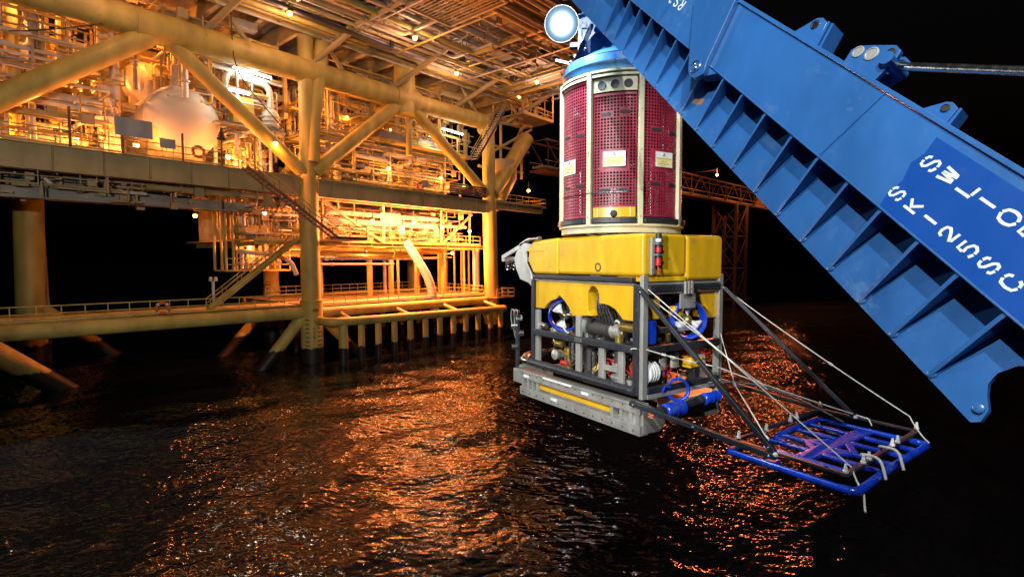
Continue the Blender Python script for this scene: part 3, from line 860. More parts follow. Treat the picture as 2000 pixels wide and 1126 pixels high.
# dark crooked drain pipe slung under the overhang
b = MB(); b.tube(rounded([G(-10, -5, 31.2), G(6.3, -5, 30.7), G(6.4, -5, 32.2), G(9.0, -5, 32.3)], 0.3, 3), 0.22, 12)
o = build("drain_pipe", b, M['dark']); tag(o, "black crooked drain pipe slung under the overhanging upper deck", "pipe")
b = MB(); b.tube(rounded([G(-19.2, 1.5, 15.9), G(-18.7, 1.5, 15.35), G(-13.0, 1.5, 15.35)], 0.4, 4), 0.14, 10)
o = build("drain_pipe", b, M['white']); tag(o, "pale bent drain pipe under the left deck girder", "pipe")

# sheet cladding and insulated ducts between chord and upper deck
rng = random.Random(5)
root = thing("insulated_ducts", "grey lagged ducts between the top chord and the upper deck", "duct", G(5, 3, 29))
for i in range(22):
    u = rng.uniform(-26, 24); v = rng.uniform(1.5, 8); z = rng.uniform(29.6, 31.4); l = rng.uniform(2, 6); s = rng.uniform(0.3, 0.7)
    b = MB()
    if i % 2: gbox(b, u - l / 2, u + l / 2, v - s, v + s, z - s * 0.7, z + s * 0.7)
    else: b.tube([G(u - l / 2, v, z), G(u + l / 2, v, z)], s, 14)
    build("duct", b, M[rng.choice(['lag', 'white', 'steel'])], root, bevel=0.03 if i % 2 else 0)

# ------------------------------------------------------------------ railings, stairs, small platform furniture
POST_ME = mesh("post", MB().tube([(0, 0, 0), (0, 0, 1.12)], 0.035, 6), M['cream'])
def handrail(pts, label, mat='cream', sp=1.35, kick=True):
    W = [G(*p) for p in pts]
    root = thing("handrail", label, "railing", W[0], "yellow handrails of the platform")
    for a, c in zip(W, W[1:]):
        n = max(1, round((c - a).length / sp))
        for k in range(n + 1):
            p = a + (c - a) * k / n
            link_mesh("post", POST_ME, root, True, p - W[0])
    for h in (1.12, 0.58):
        build("rail", MB().tube([w + Zv * h for w in W], 0.05, 6), M[mat], root)
    if kick:
        b = MB()
        for a, c in zip(W, W[1:]): b.beam(a + Zv * 0.1, c + Zv * 0.1, 0.02, 0.14)
        build("toe_board", b, M[mat], root)
    return root
handrail([(-31, -0.4, 18.02), (-6.6, -0.4, 18.02)], "long handrail on top of the grey left deck girder, in front of the tank")
handrail([(1.2, -0.4, 17.92), (17.2, -0.4, 17.92)], "handrail along the main deck edge below the right-hand truss")
handrail([(-31, 0.1, 5.75), (-1.2, 0.1, 5.6)], "long handrail of the walkway near the water on the left")
handrail([(1.4, 0.4, 5.5), (24.4, 0.4, 5.5)], "handrail of the spider deck between the two front legs")
handrail([(4, 18.6, 5.5), (28, 18.6, 5.5)], "handrail at the back of the spider deck")
handrail([(24.7, -2.1, 5.15), (28.1, -2.1, 5.15), (28.1, 0.2, 5.15)], "small caged handrail of the landing outside the right front leg")
handrail([(-3.8, 3.0, 12.14), (2.6, 3.0, 12.14)], "short handrail on the lower deck, left of the front leg")
handrail([(5.0, 3.0, 12.14), (26.8, 3.0, 12.14)], "handrail along the lower deck under the right-hand girder")
handrail([(2.4, 3.0, 23.22), (8.8, 3.0, 23.22)], "mezzanine handrail next to the leaning leg")
handrail([(14.6, 2.9, 23.22), (24, 2.9, 23.22)], "mezzanine handrail beside the grey wind walls")
handrail([(-29, 6.4, 23.52), (-14, 6.4, 23.52)], "upper handrail left of the big tank")
handrail([(26.6, -0.4, 17.9), (37.3, -0.4, 17.9), (37.3, 5.8, 17.9)], "balcony handrail under the single lamp right of the right-hand leg")
handrail([(24.8, 0.5, 5.5), (28.8, 18.3, 5.5)], "handrail on the far right side of the spider deck")

def stair(a, c, width, label, mat='steel', nt=18, rail=True, landing=None, rmat=None, tmat='grey'):
    """a, c = (u, v, z) of the foot and head of the outer stringer"""
    A, C_ = G(*a), G(*c)
    root = thing("staircase", label, "stairs", A)
    up = Vector((0, 0, 1))
    for k in (0, 1):
        off = PV * (width * k)
        build("stringer", MB().beam(A + off, C_ + off, 0.06, 0.26), M[mat], root)
    tm = mesh("tread", MB().box((0, 0, 0), PU * 0.14, PV * (width / 2 - 0.04), Zv * 0.022), M[tmat], smooth=False)
    for i in range(nt):
        p = A + (C_ - A) * ((i + 0.5) / nt) + PV * width / 2
        link_mesh("tread", tm, root, True, p - A)
    if rail:
        for k in (0, 1):
            off = PV * (width * k)
            for h in (1.0, 0.55):
                build("rail", MB().tube([A + off + Zv * h, C_ + off + Zv * h], 0.04, 6), M[rmat or mat], root)
            for i in range(7):
                p = A + (C_ - A) * (i / 6) + off
                build("post", MB().tube([p, p + Zv * 1.0], 0.03, 6), M[mat], root)
    return root
s1 = stair((1.9, -1.9, 12.3), (-6.5, -1.9, 18.0), 1.0, "long staircase crossing in front of the striped leg", 'rust', 24, rmat='cream', tmat='white')
b = MB(); gbox(b, 1.8, 5.3, -2.0, -0.8, 12.15, 12.35); build("landing", b, M['dark'], s1)
b = MB(); gbox(b, 1.8, 5.3, -2.0, 3.0, 12.02, 12.13); build("landing_grating", b, M['grey'], s1)
for u in (3.3, 5.2):
    build("post", MB().tube([G(u, -1.95, 12.3), G(u, -1.95, 13.5)], 0.04, 6), M['dark'], s1)
build("rail", MB().tube([G(1.9, -1.95, 13.4), G(5.2, -1.95, 13.4)], 0.04, 6), M['dark'], s1)
s2 = stair((-8.8, 0.6, 5.7), (-0.9, 0.6, 11.9), 0.95, "cream staircase rising from the water-level walkway to the front leg", 'cream', 26)
build("handrail_tube", MB().tube([G(-8.9, 0.5, 5.9), G(-0.8, 0.5, 12.1)], 0.2, 10), M['cream'], s2)
s3 = stair((21.0, -2.2, 22.4), (26.6, -2.2, 30.0), 1.1, "steep open staircase silhouetted above the right-hand leg", 'dark', 22, rmat='steel', tmat='white')

# hanging cage below the left end of the lower deck
CAGE = thing("access_cage", "hanging work cage with vertical pipes left of the front leg", "cage", G(-2, 8, 9))
b = MB(); gbox(b, -5.0, 1.6, 7, 10, 8.9, 9.05); build("cage_floor", b, M['cream'], CAGE)
for u in (-5.0, -4.3, -1.5, 1.5):
    for v in (7.0, 9.9):
        build("post", MB().tube([G(u, v, 9.0), G(u, v, 16.4 if u < -4 else 12)], 0.14 if u < -4 else 0.08, 8), M['cream'], CAGE)
for z in (9.6, 10.2, 12.9):
    build("rail", MB().tube([G(-5, 7, z), G(1.6, 7, z)], 0.05, 6), M['cream'], CAGE)
for k, (u, r) in enumerate([(-3.6, 0.12), (-3.1, 0.2), (-2.5, 0.1), (-2.0, 0.26), (-1.2, 0.14), (-0.5, 0.2), (0.3, 0.12), (0.8, 0.18)]):
    b = MB(); b.tube(rounded([G(u, 8, 9.1), G(u, 8, 10.4 + 0.5 * (k % 3)), G(u + 0.4, 9, 10.4 + 0.5 * (k % 3)), G(u + 0.4, 9, 15.5)], 0.3, 3), r, 8)
    flange(b, G(u, 8, 9.8), Zv, r)
    build("pipe", b, M[('cream', 'white')[k % 2]], CAGE)
b = MB(); gbox(b, -2.4, 0.6, 8.6, 9.4, 9.1, 10.6); build("cabinet", b, M['white'], CAGE, bevel=0.03)

# hanging basket under the overhang and the amber-lit stair tower at the right end
def frame_box(root, u0, u1, v0, v1, z0, z1, w, mat, braces=True):
    for z in (z0, z1):
        for a, c in [((u0, v0), (u1, v0)), ((u1, v0), (u1, v1)), ((u1, v1), (u0, v1)), ((u0, v1), (u0, v0))]:
            build("frame_beam", MB().beam(G(*a, z), G(*c, z), w, w), M[mat], root)
    for a in [(u0, v0), (u1, v0), (u0, v1), (u1, v1)]:
        build("post", MB().beam(G(*a, z0), G(*a, z1), w, w), M[mat], root)
    if braces:
        build("brace", MB().beam(G(u0, v0, z0), G(u1, v0, z1), w * 0.7, w * 0.7), M[mat], root)
        build("brace", MB().beam(G(u1, v0, z0), G(u1, v1, z1), w * 0.7, w * 0.7), M[mat], root)
    b = MB()
    k = u0 + 0.4
    while k < u1:
        gbox(b, k - 0.04, k + 0.04, v0, v1, z0 - 0.05, z0 + 0.02); k += 0.4
    build("floor_grating", b, M[mat], root)
BK = thing("hanging_basket", "orange-lit cage hung beneath the overhang at the top of the picture", "cage", G(5, -16, 31))
frame_box(BK, 2.2, 7.0, -19.5, -12.7, 31.0, 33.5, 0.22, 'steel')
rand_pipes(BK, 321, (2.5, 6.8, -19, -13, 31.3, 33.3), 18, ['white', 'cream', 'lag'], 0.2)
TW = thing("stair_tower", "amber-lit framed landing at the right end of the upper deck girder", "stair tower", G(31, -2, 29))
frame_box(TW, 29.0, 35.5, -3.0, 2.5, 29.6, 34.0, 0.22, 'steel')
for u in (30.5, 32, 33.6):
    build("post", MB().beam(G(u, -3, 29.6), G(u, -3, 34.0), 0.16, 0.16), M['steel'], TW)
b = MB(); b.tube([G(31.2, -1.5, 29.7), G(31.2, -1.5, 33.2)], 0.4, 12); flange(b, G(31.2, -1.5, 32.6), Zv, 0.4); build("pipe", b, M['pipeyel'], TW)
rand_pipes(TW, 55, (29.3, 35.2, -2.6, 2.2, 29.9, 33.6), 16, ['white', 'cream', 'steel'], 0.18)
rt = handrail([(29, -3.1, 29.7), (35.5, -3.1, 29.7), (35.5, 2.5, 29.7)], "handrail round the amber-lit landing at the end of the upper deck")
WC = thing("canvas_windbreak", "pinkish corrugated windbreak behind the floodlight above the red cage", "windbreak", G(34, -9, 33))
vs, fs, b = [], [], MB()
for i in range(25):
    u = 33.2 + i * 0.16; dv = 0.12 * (i % 2)
    vs += [G(u, -8.0 + dv, 31.4), G(u, -8.0 + dv, 35.4)]
for i in range(24): fs.append((2 * i, 2 * i + 2, 2 * i + 3, 2 * i + 1))
b.add(vs, fs); build("panel", b, M['white'], WC, smooth=False)
b = MB(); b.beam(G(33.1, -8.2, 31.2), G(37.2, -8.2, 31.2), 0.15, 0.2); build("rail", b, M['steel'], WC)
for u in (33.2, 35, 37):
    build("post", MB().beam(G(u, -7.7, 30.8), G(u, -7.7, 35.4), 0.12, 0.12), M['steel'], WC)
b = MB(); gbox(b, 31, 38, -8.3, -3, 33.65, 33.85); build("floor_plate", b, M['grey'], WC)

# conical hopper hung outside the right leg
b = MB(); b.lathe(G(29.5, 1.5, 18.4), Zv, [(0.7, 0), (2.2, 3.0), (2.2, 5.4), (0.0, 5.5)], 28)
o = build("storage_silo", b, M['steel']); tag(o, "squat buff hopper standing right of the right front leg", "tank")

# sign boards, lifebuoys, fog signal
def board(u, v, z, w, h, label):
    root = thing("sign_board", label, "sign", G(u, v, z))
    b = MB(); gbox(b, u - w / 2, u + w / 2, v - 0.03, v, z - h / 2, z + h / 2); build("panel", b, M['board'], root)
    for s in (-0.35, 0.35):
        build("post", MB().tube([G(u + w * s, v + 0.05, z - h / 2 - 1.1), G(u + w * s, v + 0.05, z + h / 2)], 0.03, 6), M['steel'], root)
board(-14.2, -0.6, 20.0, 2.4, 1.35, "large blank grey sign board on the railing left of the tank")
board(-12.0, -0.6, 19.2, 1.1, 0.75, "small blank grey sign board under the left side of the tank")
board(11.6, 2.7, 14.9, 2.8, 1.2, "large dark sign board hanging on the lower deck")
board(13.2, 2.7, 13.5, 0.9, 0.8, "small square sign board on the lower deck railing")
board(14.1, -0.5, 18.9, 1.0, 0.8, "small grey sign on the main deck edge below the right-hand truss")
def buoy(u, v, z, label):
    root = thing("lifebuoy", label, "lifebuoy", G(u, v, z), "lifebuoys on the railings")
    build("ring", MB().ring(G(u, v, z), PV, 0.42, 0.12, 24, 8), M['orange'], root)
    for k in range(4):
        a = math.pi / 4 + k * math.pi / 2
        c = G(u + 0.42 * math.cos(a), v, z + 0.42 * math.sin(a))
        t = PU * -math.sin(a) + Zv * math.cos(a)
        build("band", MB().tube([c - t * 0.06, c + t * 0.06], 0.13, 10), M['whitepl'], root)
buoy(-9.8, -0.6, 18.9, "lifebuoy on the railing in front of the tank")
buoy(-12.6, -0.1, 6.2, "lifebuoy on the walkway railing near the water")
buoy(14.9, 2.75, 12.8, "lifebuoy on the lower deck railing")
buoy(13.3, -0.6, 18.5, "lifebuoy on the main deck edge below the right-hand truss")
FS = thing("fog_signal", "bell-shaped fog signal on a post beside the tank", "fog signal", G(-8.0, -0.6, 18))
build("post", MB().tube([G(-8.0, -0.6, 18), G(-8.0, -0.6, 20.3)], 0.07, 8), M['dark'], FS)
b = MB(); b.lathe(G(-8.0, -0.6, 20.2), Zv, [(0.36, 0), (0.36, 0.12), (0.26, 0.2), (0.28, 0.3), (0.2, 0.4), (0.22, 0.5), (0.1, 0.7), (0.08, 0.95), (0, 1.0)], 14); build("bell", b, M['dark'], FS)
for u, z in ((-10.9, 20.2), (-5.2, 20.6), (-18.0, 20.8), (-14.9, 20.9)):
    o = build("stanchion", MB().tube([G(u, -0.45, 18), G(u, -0.45, z)], 0.09, 8), M['rust'], PLAT)
o = thing("navigation_marker", "slim pale marker post with twin lamps on the left walkway", "marker", G(-8.4, 1.0, 5.7))
build("post", MB().tube([G(-8.4, 1, 5.7), G(-8.4, 1, 8.2)], 0.12, 8), M['white'], o)
for s in (-0.2, 0.2):
    build("lamp_body", MB().lathe(G(-8.4 + s, 1, 8.2), Zv, [(0.14, 0), (0.16, 0.15), (0.12, 0.35), (0, 0.4)], 10), M['white'], o)
# loose wires draped over the platform front
for pts, lab in [([(-7.2, -1, 34), (-7.0, -1, 26), (-2.8, -1, 22.0)], "thin dark cable hanging from the upper deck in front of the tank brace"),
                 ([(-16, -1, 27), (-19, -1, 25.6), (-21, -1, 24.9)], "slack dark cable across the left diagonal tube")]:
    o = build("hanging_cable", MB().tube(rounded([G(*p) for p in pts], 2.0, 6), 0.045, 6), M['dark']); tag(o, lab, "cable")

# ------------------------------------------------------------------ lamps
lamp_data = bpy.data.lights.new("sodium_light", 'POINT')
lamp_data.energy = SODIUM_W; lamp_data.color = SODIUM; lamp_data.shadow_soft_size = 0.14
HOUSE = mesh("lamp_housing", MB().lathe((0, 0, 0.12), Zv, [(0.24, 0), (0.22, 0.08), (0.13, 0.2), (0.09, 0.34), (0.0, 0.36)], 14), M['grey'])
GLOBE = mesh("lamp_globe", MB().sphere((0, 0, 0.0), 0.19, 12, 8), M['glow'])
STEM = mesh("lamp_stem", MB().tube([(0, 0, 0.4), (0, 0, 1.3)], 0.04, 6), M['grey'])
def sodium(p, label, group, k=1.0, off=(0, 0, -0.36), col=None):
    root = thing("sodium_lamp", label, "lamp", p, group)
    link_mesh("lamp_housing", HOUSE, root, True)
    link_mesh("lamp_globe", GLOBE, root, True)
    link_mesh("lamp_stem", STEM, root, True)
    d = lamp_data
    if k == 1.0: k = 1.01
    if col is None: col = (1.0, (0.27, 0.32, 0.25, 0.38, 0.29)[len(label) % 5], (0.045, 0.07, 0.035, 0.13, 0.055)[len(label) % 5])
    if k != 1.0:
        d = lamp_data.copy(); d.energy = SODIUM_W * k
        if col: d.color = col
    l = bpy.data.objects.new("sodium_light", d)
    COL.objects.link(l)
    l.location = Vector(p) + Vector(off)
ORD = ["first", "second", "third", "fourth", "fifth", "sixth", "seventh", "eighth", "ninth"]
ROWS = [  # visible lamps, plus unseen fill lamps added to light the bays
 ("amber lamp above the left main deck, {} from the left", "lamps on the platform", [(-27, 5.5, 20.0, 1.5), (-21.5, 4.6, 19.8, 1.5), (-16.8, 4.4, 19.6, 1.5), (-13.4, 2.2, 19.2, 1.1), (-6.4, 2.2, 19.3, 1.2), (-4.0, 5.2, 20.4, 1.2)]),
 ("amber lamp in the left upper pipe racks, {} from the left", "lamps on the platform", [(-27, 9.5, 25.0, 1.8), (-20, 9.5, 25.2, 1.8), (-15.5, 9.0, 25.0, 1.2)]),
 ("amber lamp on the main deck behind the right truss, {} from the front leg", "lamps on the platform", [(3.0, 4.5, 21.6, 1.3), (6.2, 5.5, 20.4, 1.3), (10.6, 1.6, 20.4, 1.2), (15.0, 5, 20.2, 1.4), (18.4, 1.6, 20.2, 1.3), (23.0, 2.2, 19.8, 1.6)]),  # some visible, the rest hidden fill added between them
 ("amber lamp above the mezzanine, {} from the front leg", "lamps on the platform", [(2.4, 3.2, 26.4, 1.3), (7.5, 5, 26.2, 1.2), (14, 6, 26, 0.8), (20, 7, 25.8, 0.6)]),
 ("amber lamp under the right main girder, {} from the front leg", "lamps on the platform", [(-2.0, 5, 14.7, 1.2), (4.0, 6, 14.6, 2.4), (8.5, 1.8, 14.4, 6.5), (12.6, 1.8, 13.9, 6.0), (14.6, 2.2, 14.6, 6.0), (18.8, 1.8, 14.2, 6.5), (23.6, 1.8, 13.9, 6.5)]),  # visible edge lamps with a few added fill lamps
 ("amber lamp beneath the lower deck, {} from the front leg", "lamps on the platform", [(2.5, 6, 11.0, 1.8), (9.0, 4, 11.0, 2.0), (15.5, 6, 11.0, 2.0), (22.5, 4, 11.0, 2.0), (-2.5, 7.5, 11.4, 0.8)]),
]
for lab, grp, ps in ROWS:
    for i, (u, v, z, k) in enumerate(ps):
        sodium(G(u, v, z), lab.format(ORD[i]), grp, k, col=(1.0, 0.27, 0.085) if z < 16 and u > 0 else None)
sodium(G(-3.4, -0.6, 20.6), "amber lamp glowing at the head of the long staircase", "lamps on the platform", 0.8)
sodium(G(33.5, -0.2, 20.0), "single amber lamp on the balcony right of the right leg", "lamps on the platform", 0.7)
sodium(G(31.0, -0.4, 32.6), "amber lamp inside the framed landing at the upper right", "lamps on the platform", 1.2)
sodium(G(4.6, -15.5, 33.2), "amber lamp inside the hanging basket under the overhang", "lamps on the platform", 0.6)
sodium(G(35.5, -6.0, 33.2), "amber lamp behind the pinkish windbreak", "lamps on the platform", 1.0)
for u, v, lab in [(-4, -5, "pinkish lamp slung under the overhang, left of the leaning leg"), (6, -9, "pinkish lamp slung under the overhang beside the black crooked pipe"), (15, -5, "pinkish lamp slung under the overhang above the chord joint"), (23, -10, "pinkish lamp slung under the overhang near the white floodlight"), (-16, -6, "pinkish lamp slung under the overhang above the big tank")]:  # fill lamps added to brighten the dim underside
    sodium(G(u, v, 30.6), lab, "lamps on the platform", 0.42, (0, 0, -0.5), (1.0, 0.52, 0.34))
sodium(G(-20, 4.5, 29.8), "amber lamp high in the left roof steel", "lamps on the platform", 2.0)  # hidden fill lamps added up in the roof steel
sodium(G(-28, 6.5, 29.8), "outermost amber lamp in the left roof steel, near the picture edge", "lamps on the platform", 2.0)
sodium(G(-11, 7.5, 29.6), "amber lamp in the roof steel above the big tank", "lamps on the platform", 1.5)
sodium(G(16.5, 5.5, 30.2), "amber lamp in the roof steel right of the chord joint", "lamps on the platform", 0.9)
sodium(G(-6, 12.0, 14.6), "amber lamp at the back under the left main deck", "lamps on the platform", 0.5)  # hidden fill, added beneath the deck

def fluoro(a, c, label, k=1.0):
    A, C_ = G(*a), G(*c)
    root = thing("fluorescent_lamp", label, "lamp", A, "white tube lamps on the platform")
    build("lamp_tube", MB().tube([A, C_], 0.07, 8), M['tubewhite'], root)
    build("lamp_housing", MB().beam(A + Zv * 0.16, C_ + Zv * 0.16, 0.2, 0.1), M['white'], root)
    for q in (A, C_):
        build("bracket", MB().beam(q + Zv * 0.2, q + Zv * 1.0, 0.05, 0.05), M['grey'], root)
    d = bpy.data.lights.new("tube_light", 'POINT'); d.energy = 260 * k; d.color = (1.0, 0.93, 0.78); d.shadow_soft_size = 0.3
    l = bpy.data.objects.new("tube_light", d); COL.objects.link(l); l.location = (A + C_) / 2 - Zv * 0.25 - PV * 0.3
fluoro((-6.0, 1.6, 27.2), (-2.6, 1.6, 27.1), "upper white tube lamp over the hairpin pipes", 1.3)
fluoro((-6.4, 1.7, 25.2), (-4.6, 1.7, 25.15), "lower white tube lamp beside the yellow cabinet", 0.5)
fluoro((18.9, 1.8, 26.4), (22.4, 1.8, 26.3), "white tube lamp under the right end of the top chord", 0.9)
fluoro((17.0, 2.0, 25.2), (18.6, 2.0, 25.1), "short white tube lamp left of the steep staircase", 0.4)

# ------------------------------------------------------------------ distant bridge and its support tower
BR = thing("truss_bridge", "far lamp-lit lattice bridge running off behind the yellow vehicle", "bridge", (3.7, 77.7, 23))
bs, bd = Vector((3.7, 77.7, 23.0)), Vector((61.8, 61.3, 0)).normalized()
bn = Vector((-bd.y, bd.x, 0))
BL, BH, BW = 88.0, 4.2, 3.0
def bp(t, s, h): return bs + bd * t + bn * (BW * s) + Zv * h
for s in (-0.5, 0.5):
    for h in (0, BH):
        build("chord", MB().tube([bp(0, s, h), bp(BL, s, h)], 0.16, 8), M['bridge'], BR)
    n = 22
    for i in range(n):
        t = BL * i / n; t2 = BL * (i + 1) / n
        a, c = (bp(t, s, 0), bp(t2, s, BH)) if i % 2 else (bp(t, s, BH), bp(t2, s, 0))
        build("lattice_bar", MB().tube([a, c], 0.09, 6), M['bridge'], BR)
        if i % 2: build("lattice_bar", MB().tube([bp(t, s, 0), bp(t, s, BH)], 0.08, 6), M['bridge'], BR)
    build("handrail", MB().tube([bp(0, s, 1.3), bp(BL, s, 1.3)], 0.05, 6), M['steel'], BR)
b = MB(); b.box(bp(BL / 2, 0, 0.05), bd * BL / 2, bn * BW * 0.45, Zv * 0.04); build("deck_plate", b, M['bridge'], BR)
for k in range(4):
    build("pipe", MB().tube([bp(0, -0.3 + k * 0.2, 0.5), bp(BL, -0.3 + k * 0.2, 0.5)], 0.16, 8), M[('lag', 'cream')[k % 2]], BR)
for i in range(23):
    build("cross_bar", MB().tube([bp(BL * i / 22, -0.5, BH), bp(BL * i / 22, 0.5, BH)], 0.08, 6), M['bridge'], BR)
b = MB(); b.box(bp(BL - 2, 0, 2.0), bd * 1.6, bn * 1.3, Zv * 1.4); build("end_cabin", b, M['pipeyel'], BR, bevel=0.05)
for t, lab in [(43.5, "nearest amber lamp on the far bridge, just right of the red cage"), (66, "amber lamp on the far bridge above its support tower"), (84, "amber lamp beside the cabin at the far end of the bridge")]:
    sodium(bp(t, -2.3, 3.4), lab, "lamps on the far bridge", 2.0, (0, -0.5, -0.3), (1.0, 0.24, 0.04))
    ld = bpy.data.lights.new("glitter_fill_beam", 'SPOT'); ld.energy = 65000; ld.color = (1.0, 0.20, 0.06); ld.shadow_soft_size = 0.16; ld.spot_size = math.radians(130); ld.spot_blend = 0.3
    lo = bpy.data.objects.new("glitter_fill_beam", ld); COL.objects.link(lo); lo.location = bp(t, -2.3, 3.4) - bn * 0.35 - Zv * 0.15
    lo.rotation_euler = (-bn - bd * 0.5 - Zv * 0.45).to_track_quat('-Z', 'Y').to_euler()      # extra beam added to strengthen the red glitter on the sea
    build("lamp_arm", MB().beam(bp(t, -0.5, 4.4), bp(t, -2.3, 4.4), 0.1, 0.1), M['bridge'], BR)
TWR = thing("support_tower", "rusty lattice tower standing in the sea under the far bridge", "tower", bs + bd * 66)
tc = bs + bd * 66
tl = [tc + bd * a + bn * c for a in (-2.9, 2.9) for c in (-2.6, 2.6)]
for p in tl:
    build("leg", MB().tube([Vector((p.x, p.y, -2)), Vector((p.x, p.y, 22.6))], 0.42, 12), M['bridge'], TWR)
for z0, z1 in [(15.5, 22.2), (8.2, 15.2), (1.0, 7.9)]:
    for i, j in [(0, 1), (1, 3), (3, 2), (2, 0)]:
        a, c = tl[i], tl[j]
        for u, w in ((z0, z1), (z1, z0)):
            build("brace", MB().tube([Vector((a.x, a.y, u)), Vector((c.x, c.y, w))], 0.17, 8), M['bridge'], TWR)
        build("brace", MB().tube([Vector((a.x, a.y, z0)), Vector((c.x, c.y, z0))], 0.17, 8), M['bridge'], TWR)

# ================================================================== remotely operated vehicle
RK = Vector((1.5536, 6.3, 0.0))
RP = Vector((-0.558, 0.83, 0)).normalized()      # along the long left side, away from us
RQ = Vector((RP.y, -RP.x, 0))                    # along the short right side
def V3(p, q, z):
    return RK + RP * p + RQ * q + Zv * z
def rbox(mb, p0, p1, q0, q1, z0, z1):
    return mb.box(V3((p0 + p1) / 2, (q0 + q1) / 2, (z0 + z1) / 2), RP * (p1 - p0) / 2, RQ * (q1 - q0) / 2, Zv * (z1 - z0) / 2)
ROV = thing("underwater_vehicle", "yellow-topped remotely operated underwater vehicle hanging over the sea", "underwater vehicle", V3(1.1, 0.75, 7.9))
def rb(name, mat, *box, bevel=0.0, parent=None):
    b = MB(); rbox(b, *box)
    return build(name, b, M[mat], parent or ROV, bevel=bevel)
def rt_(name, mat, path, r, n=10, parent=None, **k):
    return build(name, MB().tube([V3(*p) for p in path], r, n, **k), M[mat], parent or ROV)

# buoyancy blocks
f1 = rb("float_block", 'yellow', -0.035, 1.572, -0.035, 0.742, 9.805, 10.325, bevel=0.055)
rb("float_block", 'yellow', -0.035, 1.572, 0.748, 1.50, 9.745, 10.325, bevel=0.055)
rb("float_block", 'yellow', -0.030, 0.45, 0.02, 0.742, 9.745, 9.804, bevel=0.01)
b = MB(); b.prism([(1.578, 9.80), (2.17, 9.80), (2.30, 9.98), (2.30, 10.14), (2.20, 10.29), (1.578, 10.325)], V3(0, -0.035, 0), RP, Zv, RQ * 1.535)
build("float_block", b, M['yellow'], ROV, bevel=0.045)
rb("name_strip", 'yellow', 1.86, 2.30, -0.043, -0.036, 10.14, 10.20, bevel=0.003)
b = MB(); b.lathe(V3(0.737, -0.036, 9.915), -RQ, [(0.045, -0.02), (0.058, 0.0), (0.05, 0.008), (0.04, 0.006), (0.036, -0.03), (0.0, -0.03)], 18)
build("lifting_hole", b, M['dark'], ROV)
# lower float with the thruster arches
low = [(2.144, 9.70), (2.142, 9.28), (1.93, 9.284), (1.85, 9.36), (1.753, 9.414), (1.646, 9.443), (1.576, 9.499), (1.461, 9.425), (1.37, 9.344), (1.296, 9.228), (0.886, 9.264), (0.967, 9.319), (0.969, 9.573), (0.935, 9.63), (0.89, 9.66), (0.831, 9.647), (0.79, 9.61), (0.762, 9.55), (0.76, 9.429), (0.66, 9.435), (0.562, 9.42), (0.46, 9.38), (0.38, 9.31), (0.327, 9.262), (0.157, 9.259), (0.150, 9.70)]
b = MB(); b.prism(low, V3(0, 0.0, 0), RP, Zv, RQ * 0.26)
build("lower_float", b, M['yellow'], ROV, bevel=0.018, angle=30)
rb("lower_float", 'yellow', 0.02, 0.14, 0.09, 0.33, 9.28, 9.60, bevel=0.02)
lr = [(1.02, 9.60), (0.62 + 0.02, 9.60), (0.66, 9.50), (0.74, 9.56)]
arch = [(1.45, 9.60), (1.45, 9.24), (1.26, 9.24)] + [(0.90 + 0.36 * math.cos(a), 9.24 + 0.34 * math.sin(a)) for a in [math.pi * i / 10 * 0.62 for i in range(1, 11)]] + [(0.80, 9.60)]
b = MB(); b.prism(arch, V3(0.01, 0, 0), RQ, Zv, RP * 0.25)
build("lower_float", b, M['yellow'], ROV, bevel=0.015)
b = MB(); b.prism(arch, V3(1.9, 0, 0), RQ, Zv, RP * 0.25)
build("lower_float", b, M['yellow'], ROV)

# frame
rb("frame_post", 'black', 0.025, 0.12, -0.045, 0.02, 8.37, 9.715, bevel=0.012)
rb("frame_post", 'alu', -0.035, 0.022, -0.03, 0.055, 8.34, 9.82, bevel=0.004)
rb("frame_post", 'black', 2.14, 2.20, -0.045, 0.03, 8.45, 9.72, bevel=0.012)
rb("frame_post", 'alu', 2.06, 2.135, -0.01, 0.05, 8.45, 9.26, bevel=0.004)
rb("frame_post", 'alu', -0.03, 0.06, 1.44, 1.515, 8.2, 9.82, bevel=0.004)
rb("frame_post", 'alu', 2.1, 2.18, 1.42, 1.5, 8.2, 9.75)
rb("bumper_bar", 'black', 0.13, 2.14, -0.06, 0.03, 9.725, 9.797, bevel=0.02)
rb("bumper_bar", 'black', -0.06, 0.02, 0.06, 1.435, 9.62, 9.705, bevel=0.02)
rb("frame_rail", 'alu', -0.03, 0.02, 0.06, 1.44, 9.71, 9.732)
rb("frame_rail", 'alu', -0.03, 0.02, 0.06, 1.44, 9.598, 9.617)
rb("frame_rail", 'alu', 0.13, 2.14, -0.02, 0.03, 9.705, 9.722)
for q in (0.69, 0.75, 0.81):
    rb("clamp_plate", 'alu', -0.085, -0.055, q - 0.018, q + 0.018, 9.585, 9.745, bevel=0.004)
rb("clamp_plate", 'alu', -0.08, -0.058, 0.67, 0.83, 9.645, 9.69, bevel=0.004)
rb("gusset_plate", 'alu', -0.02, 0.0, 0.66, 0.95, 9.40, 9.597)
mr = rb("bumper_bar", 'black', 0.12, 2.14, -0.05, 0.03, 8.875, 8.968, bevel=0.015)
rb("bumper_bar", 'black', -0.05, 0.03, 0.055, 1.44, 8.88, 8.968, bevel=0.015)
rb("bumper_bar", 'black', -0.05, 0.03, 0.055, 1.44, 8.395, 8.475, bevel=0.015)
rb("frame_rail", 'alu', -0.04, 0.03, 0.055, 1.44, 8.335, 8.39, bevel=0.004)
for k in range(8):
    b = MB()
    b.lathe(V3(1.04 + 0.04 * (k % 4), -0.051, 8.91 + 0.03 * (k // 4)), -RQ, [(0.009, 0), (0.009, 0.006), (0, 0.006)], 8)
    build("bolt", b, M['alu'], mr)
rb("frame_post", 'alu', 1.10, 1.19, -0.02, 0.03, 8.48, 9.25, bevel=0.004)
